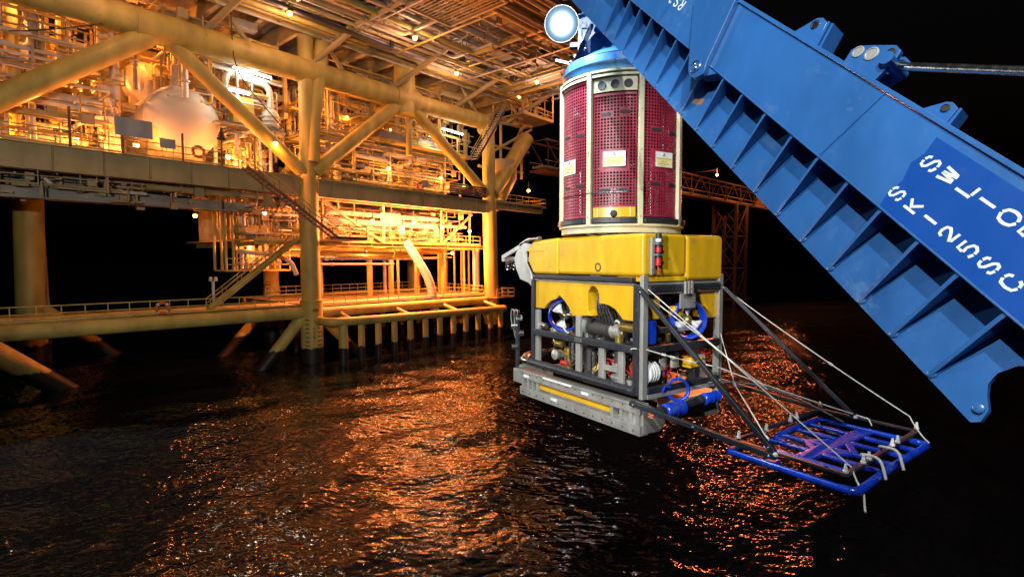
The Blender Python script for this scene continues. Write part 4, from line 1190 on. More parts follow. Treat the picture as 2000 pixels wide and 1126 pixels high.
rb("frame_post", 'alu', 0.64, 0.74, -0.015, 0.03, 8.46, 8.87, bevel=0.004)
rb("frame_post", 'alu', 0.30, 0.39, -0.015, 0.03, 8.44, 8.87, bevel=0.004)
rb("frame_rail", 'alu', 0.39, 0.64, -0.01, 0.03, 8.59, 8.66, bevel=0.004)
low_b = MB(); low_b.tube(rounded([V3(0.06, -0.06, 8.43), V3(2.36, -0.06, 8.46), V3(2.62, 0.22, 8.47), V3(2.62, 0.8, 8.47)], 0.22, 5), 0.055, 12)
lb = build("bumper_tube", low_b, M['black'], ROV)
b = MB(); b.tube(rounded([V3(2.22, -0.062, 8.46), V3(2.37, -0.062, 8.46), V3(2.63, 0.22, 8.47), V3(2.63, 0.7, 8.47)], 0.22, 5), 0.064, 12)
build("bumper_end", b, M['chrome'], lb)
for k in range(12):
    p = 0.2 + k * 0.18
    b = MB(); b.lathe(V3(p, -0.114, 8.44), -RQ, [(0.011, 0), (0.011, 0.007), (0, 0.007)], 8); build("bolt", b, M['dark'], lb)
# skid
SK = rb("skid", 'alu', 0.0, 2.46, 0.05, 0.12, 7.93, 8.27)
def sk(name, mat, *box, bevel=0.004): return rb(name, mat, *box, bevel=bevel, parent=SK)
sk("skid_flange", 'alu', -0.02, 2.48, -0.075, 0.1, 8.265, 8.285); sk("skid_flange", 'alu', -0.02, 2.48, -0.05, 0.1, 7.90, 7.925)
sk("skid_lip", 'alu', -0.02, 2.48, -0.055, 0.049, 8.165, 8.262); sk("skid_lip", 'alu', -0.02, 2.48, -0.055, 0.049, 7.93, 8.025)
sk("yellow_rail", 'yellow', 0.50, 2.02, -0.01, 0.049, 8.062, 8.118)
for p in (0.02, 0.14, 0.30, 0.46, 2.05, 2.16, 2.28, 2.42):
    sk("web_plate", 'alu', p - 0.02, p + 0.025, -0.04, 0.049, 8.028, 8.162, bevel=0.0)
for p in (0.22, 0.38, 2.22, 2.1):
    sk("slot", 'dark', p - 0.05, p + 0.05, 0.042, 0.049, 8.05, 8.14, bevel=0)
for p, z in ((1.62, 7.99), (0.95, 8.22), (2.3, 8.21)):
    sk("anode", 'whitepl', p - 0.07, p + 0.07, -0.066, -0.056, z - 0.02, z + 0.02)
for k in range(14):
    for z in (8.235, 7.955):
        b = MB(); b.lathe(V3(0.08 + k * 0.178, -0.056, z), -RQ, [(0.010, 0), (0.010, 0.006), (0, 0.006)], 8); build("bolt", b, M['dark'], SK)
sk("wear_strip", 'whitepl', 1.2, 1.85, -0.085, -0.074, 8.255, 8.285)
b = MB(); b.prism([(0.0, 8.27), (0.0, 7.92), (0.28, 7.90), (0.36, 7.94), (0.40, 8.00), (0.40, 8.06), (0.1, 8.10), (0.1, 8.27)], V3(-0.025, 0, 0), RQ, Zv, RP * 0.4)
build("skid_foot", b, M['alu'], ROV, bevel=0.01)
b = MB(); b.prism([(0.62, 8.24), (0.62, 7.99), (1.0, 7.97), (1.02, 7.93), (1.53, 7.93), (1.53, 8.24)], V3(0.0, 0, 0), RQ, Zv, RP * 0.3)
build("skid_foot", b, M['alu'], ROV, bevel=0.01)
rb("skid", 'alu', 0.3, 2.46, 1.25, 1.53, 7.93, 8.24)
rb("end_plate", 'alu', 2.46, 2.70, -0.03, 0.6, 8.06, 8.27, bevel=0.005)

# thrusters
def thruster(c, axis, R, rot, blade='whitepl'):
    axis = Vector(axis).normalized()
    c = Vector(c)
    x = axis.cross(Zv).normalized(); y = x.cross(axis)
    root = build("thruster_duct", MB().lathe(c, axis, [(R * 0.86, -0.07), (R * 0.98, -0.07), (R * 1.02, 0.02), (R, 0.06), (R * 0.94, 0.075), (R * 0.87, 0.05), (R * 0.86, -0.07)], 36), M['bluefr'], ROV)
    build("thruster_motor", MB().lathe(c, axis, [(0.0, -0.30), (R * 0.30, -0.28), (R * 0.30, -0.02), (R * 0.2, 0.0)], 16), M['dark'], root)
    build("propeller_hub", MB().lathe(c, axis, [(R * 0.2, -0.03), (R * 0.2, 0.02), (R * 0.1, 0.05), (0, 0.055)], 16), M['brass'], root)
    for k in range(3):
        a0 = rot + k * 2 * math.pi / 3
        b = MB(); vs = []
        for i in range(6):
            rr = R * (0.16 + 0.66 * i / 5)
            half = 0.26 + 0.26 * i / 5
            for s, dz in ((-1, 0.016), (1, -0.016)):
                a = a0 + s * half * (1.0 if i < 5 else 0.8)
                vs.append(c + (x * math.cos(a) + y * math.sin(a)) * rr + axis * (dz + 0.012))
        fs = [(2 * i, 2 * i + 1, 2 * i + 3, 2 * i + 2) for i in range(5)]
        b.add(vs, fs)
        o = build("propeller_blade", b, M[blade], root)
        s_ = o.modifiers.new("thick", 'SOLIDIFY'); s_.thickness = 0.008
    for k in range(3):
        a = rot + 0.5 + k * 2 * math.pi / 3
        d = x * math.cos(a) + y * math.sin(a)
        build("strut", MB().tube([c - axis * 0.1 + d * R * 0.25, c - axis * 0.05 + d * R * 0.88], 0.012, 6), M['dark'], root)
    return root
thruster(V3(1.62, 0.14, 9.20), (-RQ - RP * 0.9), 0.235, 2.9, 'whitepl')
thruster(V3(0.06, 0.905, 9.235), (-RP * 1.0 - RQ * 0.35), 0.248, 1.55)
thruster(V3(1.9, 1.2, 9.25), (RP - RQ * 0.5), 0.21, 0.4)

# machinery inside the frame
rb("dark_backing", 'dark', 0.45, 1.85, 0.265, 0.30, 9.20, 9.74)  # dark plate added so the arch's inside reads as deep shade
rb("dark_backing", 'dark', 0.5, 2.0, 0.62, 0.66, 8.45, 9.7)
rb("dark_backing", 'dark', 0.75, 0.79, 0.1, 1.4, 8.45, 9.2)
rb("deck_tray", 'alu', 0.1, 2.1, 0.1, 1.4, 8.86, 8.885)
rb("deck_tray", 'alu', 0.1, 2.1, 0.1, 1.4, 8.36, 8.385)
rb("blue_reservoir", 'bluefr', -0.01, 0.24, 0.075, 0.245, 8.985, 9.275, bevel=0.02)
def rcyl(name, mat, p, q, z, axis, r, l, n=20, cap=0.25, parent=None):
    b = MB(); b.lathe(V3(p, q, z), axis, [(0, -l / 2 - r * cap), (r * 0.8, -l / 2 - r * cap * 0.6), (r, -l / 2), (r, l / 2), (r * 0.8, l / 2 + r * cap * 0.6), (0, l / 2 + r * cap)], n)
    for d in (-l * 0.42, l * 0.42):
        b.lathe(V3(p, q, z), axis, [(r, d - 0.012), (r * 1.08, d - 0.012), (r * 1.08, d + 0.012), (r, d + 0.012)], n)
    return build(name, b, M[mat], parent or ROV)
rcyl("electric_motor", 'dark', 0.84, 0.14, 9.10, RP, 0.105, 0.42)
rcyl("hydraulic_pump", 'alu', 0.55, 0.14, 9.09, RP, 0.095, 0.12)
rcyl("compensator", 'brass', 0.34, 0.12, 9.16, RP, 0.06, 0.24)
rcyl("compensator", 'alu', 1.14, 0.10, 9.12, RP, 0.10, 0.06)
rcyl("oil_filter", 'chrome', 1.36, 0.08, 8.74, Zv, 0.055, 0.26); rcyl("oil_filter", 'chrome', 0.93, 0.08, 8.62, Zv, 0.05, 0.32)
rcyl("oil_filter", 'dark', 1.03, 0.1, 8.65, Zv, 0.05, 0.3); rcyl("oil_filter", 'dark', 0.52, 0.12, 8.78, Zv, 0.05, 0.16)
rcyl("valve_body", 'alu', 1.75, 0.12, 8.62, RQ, 0.07, 0.12); rcyl("valve_body", 'redpl', 1.55, 0.1, 8.52, RP, 0.035, 0.16)
rcyl("valve_body", 'brass', 1.7, 0.12, 8.78, RP, 0.05, 0.14); rcyl("valve_body", 'alu', 0.52, 0.1, 8.5, RP, 0.04, 0.12)
rcyl("valve_body", 'chrome', 2.0, 0.06, 9.02, RP, 0.045, 0.12)
wm = rcyl("white_motor", 'whitepl', 0.10, 0.20, 8.63, RQ, 0.125, 0.15)
for k in range(4):
    b = MB(); b.lathe(V3(0.10, 0.14 + k * 0.045, 8.63), RQ, [(0.125, -0.008), (0.14, -0.008), (0.14, 0.008), (0.125, 0.008)], 20); build("cooling_fin", b, M['whitepl'], wm)
rcyl("grey_canister", 'alu', 0.16, 0.50, 8.72, Zv, 0.085, 0.20); rcyl("grey_canister", 'alu', 0.16, 0.74, 8.72, Zv, 0.08, 0.18)
rcyl("grey_canister", 'alu', 0.20, 0.42, 8.54, Zv, 0.06, 0.16)
rb("yellow_valve_pack", 'yellow', 0.02, 0.2, 0.93, 1.18, 8.60, 8.74, bevel=0.02)
rb("white_panel", 'whitepl', 0.12, 0.14, 1.05, 1.36, 8.52, 8.86, bevel=0.005)
rb("pale_bracket", 'alu', 0.05, 0.08, 0.62, 1.02, 9.1, 9.15, bevel=0.004)
rb("yellow_valve_pack", 'yellow', 0.08, 0.2, 0.68, 0.86, 9.28, 9.42, bevel=0.02)
rb("black_beam", 'black', 0.02, 0.1, 0.28, 0.66, 9.10, 9.17, bevel=0.01)
rng = random.Random(8)
hm = ['hose'] * 6 + ['dark', 'chrome', 'redpl', 'brass', 'whitepl', 'hose']
for i in range(80):
    side = i % 3
    if side < 2:
        p, z = rng.uniform(0.3, 2.0), rng.choice([rng.uniform(8.5, 8.84), rng.uniform(8.5, 8.84), rng.uniform(8.98, 9.22)])
        q = rng.uniform(0.05, 0.22)
        P = [V3(p, q, z)]
        for k in range(3):
            p += rng.uniform(-0.22, 0.22); z = min(max(z + rng.uniform(-0.16, 0.16), 8.42), 9.26); q = min(max(q + rng.uniform(-0.06, 0.06), 0.03), 0.3)
            P.append(V3(min(max(p, 0.14), 2.05), q, z))
    else:
        q, z = rng.uniform(0.1, 1.4), rng.choice([rng.uniform(8.5, 8.84), rng.uniform(8.98, 9.5)])
        p = rng.uniform(0.06, 0.3)
        P = [V3(p, q, z)]
        for k in range(3):
            q += rng.uniform(-0.25, 0.25); z = min(max(z + rng.uniform(-0.15, 0.15), 8.45), 9.55); p = min(max(p + rng.uniform(-0.08, 0.08), 0.03), 0.4)
            P.append(V3(p, min(max(q, 0.08), 1.42), z))
    build("hydraulic_hose", MB().tube(rounded(P, 0.09, 4), rng.choice([0.009, 0.011, 0.014, 0.018]), 7), M[rng.choice(hm)], ROV)
for i in range(46):
    if i % 2: p, q = rng.uniform(0.25, 2.0), rng.uniform(0.05, 0.5)
    else: p, q = rng.uniform(0.06, 0.5), rng.uniform(0.1, 1.4)
    z = rng.choice([8.39, 8.39, 8.89]); h = rng.uniform(0.05, 0.2) if z > 8.5 else rng.uniform(0.08, 0.36); s = rng.uniform(0.025, 0.07)
    if rng.random() < 0.5: rb("fitting", rng.choice(['dark', 'alu', 'alu', 'brass', 'hose']), p - s, p + s, q - s, q + s, z, z + h, bevel=0.006)
    else: rcyl("fitting", rng.choice(['dark', 'alu', 'chrome', 'hose', 'brass']), p, q, z + h / 2, Zv, s, h, 12)
# hose bundle in the tall arch
for k in range(5):
    rt_("hydraulic_hose", 'hose', [tuple(v) for v in []] or [(0.72 + 0.03 * k, 0.1, 9.62), (0.70 + 0.035 * k, 0.06, 9.45), (0.60 + 0.05 * k, 0.02, 9.38), (0.55 + 0.06 * k, 0.06, 9.2)], 0.016, 8)

# blue motors, coil and hose at the rear foot
def blue_motor(q0, q1, z, r, p=-0.14):
    o = rcyl("blue_motor", 'bluefr', p, (q0 + q1) / 2, z, RQ, r, q1 - q0, 24)
    for t in (0.2, 0.5, 0.8):
        b = MB(); b.lathe(V3(p, q0 + (q1 - q0) * t, z), RQ, [(r, -0.01), (r * 1.06, -0.01), (r * 1.06, 0.01), (r, 0.01)], 24); build("clamp_band", b, M['bluefr'], o)
    b = MB(); b.lathe(V3(p, q0 - 0.05, z), RQ, [(0, -0.06), (r * 0.8, -0.05), (r * 0.85, 0.02)], 20); build("end_cap", b, M['black'], o)
    return o
blue_motor(0.25, 0.58, 8.19, 0.085)
blue_motor(0.98, 1.28, 8.23, 0.07)
rt_("drive_shaft", 'black', [(-0.14, 0.6, 8.2), (-0.14, 0.95, 8.22)], 0.05, 12)
rt_("mounting_arm", 'black', [(0.0, 0.1, 8.24), (-0.16, 0.2, 8.16)], 0.035, 8)
b = MB(); b.ring(V3(-0.08, 0.55, 8.40), (-RP * 0.8 - RQ * 0.45), 0.135, 0.017, 28, 8); build("hose_coil", b, M['bluefr'], ROV)
b = MB(); b.ring(V3(-0.10, 0.545, 8.405), (-RP * 0.7 - RQ * 0.6 + Zv * 0.1), 0.13, 0.015, 28, 8); build("hose_coil", b, M['bluefr'], ROV)
rt_("blue_hose", 'bluefr', [(-0.08, 0.42, 8.45), (-0.06, 0.34, 8.46), (-0.06, 0.30, 8.40)], 0.015, 8)

# strobe beacon on the near corner
BE = rb("beacon_bracket", 'alu', -0.075, -0.04, 0.06, 0.11, 9.83, 10.27, bevel=0.004)
for z0, z1, m in [(9.94, 10.03, 'redpl'), (10.03, 10.10, 'black'), (10.10, 10.16, 'redpl'), (10.16, 10.22, 'black'), (10.22, 10.26, 'whitepl'), (10.26, 10.33, 'black')]:
    build("beacon_segment", MB().lathe(V3(-0.085, 0.16, 0), Zv, [(0.0, z0), (0.036, z0), (0.036, z1 - 0.002), (0.0, z1 - 0.002)], 16), M[m], BE)
build("beacon_tail", MB().tube([V3(-0.085, 0.16, 9.83), V3(-0.085, 0.16, 9.945)], 0.008, 6), M['redpl'], BE)
rb("mounting_band", 'alu', -0.12, -0.05, 0.11, 0.2, 10.06, 10.075, parent=BE); rb("mounting_band", 'alu', -0.12, -0.05, 0.11, 0.2, 10.19, 10.205, parent=BE)

# front crash guard, light bar and camera mast at the far end
nose = [(2.16, 10.24), (2.40, 10.275), (2.581, 10.166), (2.667, 10.029), (2.61, 9.866), (2.496, 9.706), (2.276, 9.658), (2.156, 9.584), (2.20, 9.80), (2.33, 9.96), (2.34, 10.12)]
b = MB(); b.prism(nose, V3(0, -0.04, 0), RP, Zv, RQ * 0.035); build("front_guard", b, M['alu'], ROV, bevel=0.008)
b = MB(); b.prism(nose, V3(0, 1.46, 0), RP, Zv, RQ * 0.035); build("front_guard", b, M['alu'], ROV)
rt_("guard_tube", 'chrome', [(2.0, -0.02, 10.33), (2.3, -0.02, 10.32), (2.5, -0.02, 10.25)], 0.03, 10)
LBAR = rb("light_bar", 'alu', 2.95, 3.02, -0.05, 1.4, 9.98, 10.06, bevel=0.01)
b = MB(); b.beam(V3(2.5, -0.02, 10.22), V3(3.02, -0.02, 10.05), 0.05, 0.06); build("bar_arm", b, M['alu'], LBAR)
b = MB(); b.beam(V3(2.5, 0.03, 10.05), V3(3.0, 0.03, 9.96), 0.03, 0.04); build("bar_arm", b, M['dark'], LBAR)
for q in (0.02, 0.14, 0.3):
    b = MB(); b.lathe(V3(2.92, q, 9.90), (-RP * 0.3 - RQ * 0.7 - Zv * 0.6), [(0, -0.08), (0.04, -0.08), (0.05, 0.03), (0.045, 0.035), (0.03, 0.02), (0, 0.02)], 14); build("work_light", b, M['chrome'], LBAR)
MAST = rb("camera_mast", 'black', 2.63, 2.69, 0.0, 0.05, 8.28, 9.12, bevel=0.008)
for z, dq, r, m in [(8.95, -0.06, 0.04, 'chrome'), (8.83, 0.06, 0.05, 'chrome'), (8.62, -0.05, 0.04, 'black'), (9.08, 0.03, 0.045, 'alu'), (8.42, 0.05, 0.04, 'black')]:
    rcyl("camera_head", m, 2.66, 0.02 + dq, z, RQ - RP * 0.4, r, 0.08, 12, parent=MAST)
rb("mast_arm", 'black', 2.58, 2.74, -0.02, 0.03, 9.10, 9.13, parent=MAST)
for k in range(4):
    x = 2.6 + 0.05 * k
    build("mast_cable", MB().tube(rounded([V3(x, 0, 9.1), V3(x - 0.08, -0.03, 9.2), V3(x + 0.08, 0.02, 9.22), V3(x + 0.1, 0.02, 9.05), V3(2.7, 0.03, 8.7)], 0.06, 4), 0.007, 6), M[('hose', 'alu')[k % 2]], MAST)
rt_("mast_foot", 'alu', [(2.66, 0.02, 8.30), (2.60, 0.4, 8.28)], 0.03, 8, parent=MAST)

# ================================================================== cage above the vehicle (tether management)
TC = V3(1.13, 0.75, 0)
e1 = -Vector((TC.x, TC.y, 0)).normalized(); e2 = Vector((-e1.y, e1.x, 0))
if e2.x < 0: e2 = -e2
CAGE2 = thing("tether_cage", "tall round cage with red perforated panels standing on the yellow vehicle", "tether cage", Vector((TC.x, TC.y, 10.34)))
def TP(a, r, z):
    a = math.radians(a)
    return Vector((TC.x, TC.y, 0)) + (e1 * math.cos(a) + e2 * math.sin(a)) * r + Zv * z
def tdir(a):
    a = math.radians(a); return e1 * math.cos(a) + e2 * math.sin(a)
def ttan(a):
    a = math.radians(a); return -e1 * math.sin(a) + e2 * math.cos(a)
def arc(r, z0, z1, t, a0=0, a1=360, n=72):
    """upright band following the cage's round plan"""
    b = MB(); vs = []; full = abs(a1 - a0) >= 359.9
    for i in range(n + (0 if full else 1)):
        a = a0 + (a1 - a0) * i / n
        vs += [TP(a, r, z0), TP(a, r, z1), TP(a, r - t, z1), TP(a, r - t, z0)]
    m = len(vs) // 4
    fs = []
    for i in range(m if full else m - 1):
        j = (i + 1) % m
        for k in range(4):
            k2 = (k + 1) % 4
            fs.append((4 * i + k, 4 * j + k, 4 * j + k2, 4 * i + k2))
    if not full:
        fs += [(0, 1, 2, 3), (4 * m - 1, 4 * m - 2, 4 * m - 3, 4 * m - 4)]
    return b.add(vs, fs)
PA = [-28 + 45 * k for k in range(8)]
for a in PA:
    b = MB(); b.box(TP(a, 0.845, 11.43), tdir(a) * 0.03, ttan(a) * 0.032, Zv * 0.98)
    o = build("cage_post", b, M['alupale'], CAGE2, bevel=0.005)
    for z in (12.28, 11.9, 11.4, 10.9, 10.56):
        build("bolt", MB().lathe(TP(a, 0.873, z), tdir(a), [(0.011, 0), (0.011, 0.008), (0, 0.008)], 8), M['alu'], o)
build("base_ring", arc(0.83, 10.36, 10.44, 0.10), M['alupale'], CAGE2)
build("base_ring", arc(0.865, 10.44, 10.47, 0.12), M['alupale'], CAGE2)
for a in PA:
    build("rubber_fender", arc(0.885, 10.475, 10.545, 0.05, a + 3.2, a + 41.8, 10), M['black'], CAGE2, bevel=0.012)
build("top_ring", arc(0.865, 12.33, 12.36, 0.1), M['alupale'], CAGE2)
build("top_ring", arc(0.86, 12.39, 12.415, 0.1), M['alupale'], CAGE2)
def mesh_panel(a0, a1, z0, z1, R, holes, notch=None):
    b = MB()
    pz, pa = 0.040, math.degrees(0.040 / R)
    na, nz = int((a1 - a0) / pa), int((z1 - z0) / pz)
    pa, pz = (a1 - a0) / na, (z1 - z0) / nz
    solid = set()
    for (ha, hz, wa, hh) in holes:
        for i in range(na):
            for k in range(nz):
                if abs(a0 + pa * (i + 0.5) - ha) < wa and abs(z0 + pz * (k + 0.5) - hz) < hh:
                    solid.add((i, k))
    ba, bz = pa * 0.38, pz * 0.36
    av = []
    for i in range(na + 1):
        c = a0 + pa * i
        av += [c - ba / 2, c + ba / 2]
    zv = []
    for k in range(nz + 1):
        c = z0 + pz * k
        zv += [c - bz / 2, c + bz / 2]
    vs = [TP(a, R, z) for a in av for z in zv]
    nzv = len(zv)
    fs = []
    for i in range(len(av) - 1):
        for k in range(nzv - 1):
            if i % 2 == 1 and k % 2 == 1 and ((i - 1) // 2, (k - 1) // 2) not in solid:
                continue
            fs.append((i * nzv + k, (i + 1) * nzv + k, (i + 1) * nzv + k + 1, i * nzv + k + 1))
    b.add(vs, fs)
    o = build("mesh_panel", b, M['red'], CAGE2, smooth=False)
    s = o.modifiers.new("thick", 'SOLIDIFY'); s.thickness = 0.010; s.offset = -1
    for (ha, hz, wa, hh) in holes:
        q = MB(); c = TP(ha, R + 0.006, hz); t = ttan(ha)
        w = math.radians(wa) * R * 0.62
        prof = [(w * s2 + 0.022 * math.cos(an), 0.022 * math.sin(an)) for s2, rng_ in ((1, range(-4, 5)), (-1, range(4, 13))) for an in [math.pi / 8 * j for j in rng_]]
        q.prism(prof, c, t, Zv, tdir(ha) * 0.004)
        if wa < 8: build("hand_slot", q, M['ink'], o)
    for (ha, hz, wa, hh) in holes:
        pass
    return o
sign_specs = {0: (-5.5, 11.29), 1: (40, 11.29), 7: (-53, 11.25)}
panels = {}
for k in range(8):
    a = PA[k]
    front = (k == 0)
    a0, a1 = a + 3.6, a + 41.4
    z0, z1 = (10.70, 12.10) if front else (10.58, 12.30)
    mid = (a0 + a1) / 2
    if front: hs = [(mid - 8, 11.86, 5.2, 0.05), (mid + 9, 11.88, 5.2, 0.05), (mid - 8.5, 10.90, 5.2, 0.05), (mid + 8.5, 10.90, 5.2, 0.05)]
    else: hs = [(mid - 8, 11.66, 5.2, 0.045), (mid + 12, 11.64, 5.2, 0.045), (mid - 8, 10.98, 5.2, 0.045), (mid + 12, 10.98, 5.2, 0.045)]
    if k in sign_specs: hs.append((sign_specs[k][0], sign_specs[k][1], 12.5, 0.14))
    panels[k] = mesh_panel(a0, a1, z0, z1, 0.832 if not front else 0.82, hs)
    build("panel_edge", arc(0.84, z0 - 0.02, z0 + 0.012, 0.015, a0, a1, 10), M['red'], panels[k])
    build("panel_edge", arc(0.84, z1 - 0.012, z1 + 0.02, 0.015, a0, a1, 10), M['red'], panels[k])
a = PA[0]
hb = build("head_plate", arc(0.845, 12.14, 12.31, 0.02, a + 3.4, a + 41.6, 12), M['alupale'], CAGE2)
for da in (11, 22.5, 34):
    q = MB(); q.lathe(TP(a + da, 0.8455, 12.225), tdir(a + da), [(0.0, 0.002), (0.045, 0.002), (0.052, 0.004), (0.056, 0.0)], 20); build("lightening_hole", q, M['ink'], hb)
lb2 = build("door_sill_box", arc(0.85, 10.555, 10.68, 0.06, a + 4, a + 41, 10), M['yellow'], CAGE2)
for da in (8.5, 36.5):
    build("sill_post", arc(0.858, 10.555, 10.68, 0.02, a + da - 0.6, a + da + 0.6, 2), M['alupale'], lb2)
q = MB(); q.lathe(TP(a + 22.5, 0.85, 10.60), tdir(a + 22.5), [(0.045, 0), (0.045, 0.012), (0.03, 0.02), (0.0, 0.02)], 18); build("sill_port", q, M['ink'], lb2)
# drum, gear and a reflection stand-in behind the mesh
wd = build("winch_drum", MB().lathe((TC.x, TC.y, 0), Zv, [(0.0, 10.6), (0.62, 10.6), (0.62, 10.68), (0.40, 10.70), (0.40, 11.95), (0.62, 11.97), (0.62, 12.05), (0.0, 12.06)], 40), M['drum'], CAGE2)
for k in range(26):
    build("tether_turn", MB().ring((TC.x, TC.y, 10.76 + k * 0.045), Zv, 0.425, 0.024, 40, 6), M['drum' if k % 9 else 'dark'], wd)
for aa, r, z0, z1, rad, m in [(38, 0.66, 10.6, 11.25, 0.07, 'whitepl'), (-6, 0.7, 10.6, 10.95, 0.09, 'whitepl'), (-52, 0.68, 10.6, 11.2, 0.05, 'chrome'), (52, 0.70, 11.4, 11.9, 0.05, 'chrome'), (14, 0.72, 10.6, 11.05, 0.04, 'dark')]:  # first white cylinder stands in for a pale reflection in the right panel
    build("cage_cylinder", MB().tube([TP(aa, r, z0), TP(aa, r, z1)], rad, 14), M[m], CAGE2)
q = MB(); q.tube([TP(PA[0] + 6, 0.80, 11.18), TP(PA[0] + 40, 0.80, 11.22)], 0.016, 8); build("cross_tube", q, M['whitepl'], CAGE2)
q = MB(); q.tube([TP(-66, 0.87, 10.86), TP(-28, 0.885, 10.87), TP(6, 0.87, 10.87)], 0.006, 6); build("lashing_wire", q, M['chrome'], CAGE2)
# warning signs
def text_mesh(s, size):
    cu = bpy.data.curves.new("t", 'FONT'); cu.body = s; cu.size = size; cu.align_x = 'CENTER'; cu.align_y = 'CENTER'; cu.resolution_u = 2
    o = bpy.data.objects.new("t", cu)
    me = bpy.data.meshes.new_from_object(o)
    bpy.data.objects.remove(o); bpy.data.curves.remove(cu)
    return me
for k, (sa, sz) in sign_specs.items():
    c = TP(sa, 0.848, sz); t, d = ttan(sa), tdir(sa)
    if t.cross(Zv).dot(d) < 0: t = -t
    q = MB(); q.box(c, t * 0.142, Zv * 0.095, d * 0.003); s = build("warning_sign", q, M['whitepl'], CAGE2)
    q = MB(); q.box(c - Zv * 0.028 + d * 0.0045, t * 0.13, Zv * 0.055, d * 0.001); build("yellow_field", q, M['signyel'], s)
    q = MB()
    tri = [(-0.024, 0.042), (0.024, 0.042), (0.0, 0.084)]
    tri2 = [(-0.014, 0.048), (0.014, 0.048), (0.0, 0.073)]
    for p1, p2 in ((0, 1), (1, 2), (2, 0)):
        q.prism([tri[p1], tri[p2], tri2[p2], tri2[p1]], c + d * 0.0035, t, Zv, d * 0.001)
    q.prism([(-0.002, 0.052), (0.002, 0.052), (0.0025, 0.064), (-0.0025, 0.064)], c + d * 0.0035, t, Zv, d * 0.001)
    build("warning_triangle", q, M['ink'], s)
    for i, (tx, zz) in enumerate([("HAZARD OF ENTRAPMENT", 0.008), ("CAN TRAP", -0.026), ("PERSONNEL ONLY", -0.058)]):
        me = text_mesh(tx, 0.021)
        me.materials.append(M['ink'])
        me.transform(Matrix((t.to_4d(), Zv.to_4d(), d.to_4d(), (0, 0, 0, 1))).transposed() if False else Matrix(((t.x, 0, d.x, 0), (t.y, 0, d.y, 0), (t.z, 1, d.z, 0), (0, 0, 0, 1))))
        o = link_mesh("sign_text", me, s)
        o.location = c + Zv * zz + d * 0.0062
# blue bell lid
lid = build("bell_lid", MB().lathe((TC.x, TC.y, 0), Zv, [(0.60, 12.40), (0.76, 12.42), (0.80, 12.50), (0.815, 12.53), (0.83, 12.54), (0.83, 12.63), (0.80, 12.65), (0.55, 12.80), (0.20, 12.87), (0.0, 12.88)], 64), M['blue'], CAGE2)
build("rim_seam", MB().ring((TC.x, TC.y, 12.642), Zv, 0.822, 0.008, 64, 6), M['dark'], lid)
build("lifting_bullet", MB().lathe((TC.x, TC.y, 0), Zv, [(0.17, 12.84), (0.165, 12.98), (0.14, 13.02), (0.06, 13.04), (0.05, 13.3)], 28), M['blue'], lid)
for k in range(6):
    an = 2 * math.pi * k / 6
    build("latch_finger", MB().tube([Vector((TC.x + 0.07 * math.cos(an), TC.y + 0.07 * math.sin(an), 13.0)), Vector((TC.x + 0.02 * math.cos(an), TC.y + 0.02 * math.sin(an), 13.24))], 0.026, 6, r2=0.012), M['orange'], lid)
q = MB(); q.beam(TP(-58, 0.79, 12.66), TP(-64, 0.98, 12.72), 0.03, 0.03); q.sphere(TP(-58, 0.8, 12.68), 0.035, 10, 6); build("lid_latch", q, M['chrome'], lid)

# ================================================================== blue launch boom
LL = Vector((-0.21426, 0.73125, 0.64759)).normalized()
LW = Vector((0.55668, -0.45336, 0.69611)).normalized()
LN = Vector((-0.80262, -0.50965, 0.30993)).normalized()
LP0 = Vector((1.26404, 4.26906, 11.20785))
def Lp(s, w, n=0.0):
    return LP0 + LL * s + LW * w + LN * n
BOOM = thing("launch_boom", "huge blue ribbed steel launch boom slanting across the upper right", "launch boom", Lp(-2.9, 0.4))
def lpr(name, poly, n0, n1, mat='blue', bevel=0.0, parent=None):
    b = MB(); b.prism(poly, Lp(0, 0, n0), LL, LW, LN * (n1 - n0))
    return build(name, b, M[mat], parent or BOOM, bevel=bevel)
o_ = 0.12
fl = [(3.4, 0.0), (-2.889, 0.0), (-2.905, 0.03), (-2.885, 0.08), (-2.835, 0.115), (-2.80, 0.15), (-2.785, 0.20), (-2.80, 0.27), (-2.86, 0.33), (-2.95, 0.39), (3.4, 0.39)]
lpr("flange_plate", fl, -0.03, 0.0)
web = lpr("web_plate", [(3.4, 0.38), (-3.3, 0.38), (-3.3, 0.794), (3.4, 0.794)], o_ - 0.02, o_)
lpr("bottom_plate", [(3.4, 0.384), (-3.3, 0.384), (-3.3, 0.404), (3.4, 0.404)], 0.002, o_ - 0.022)
lpr("back_plate", [(3.4, 0.395), (-3.3, 0.395), (-3.3, 0.78), (3.4, 0.78)], -0.03, 0.0)
lpr("top_plate", [(3.4, 0.796), (-3.3, 0.796), (-3.3, 0.820), (3.4, 0.820)], -0.06, o_ + 0.012, bevel=0.004)
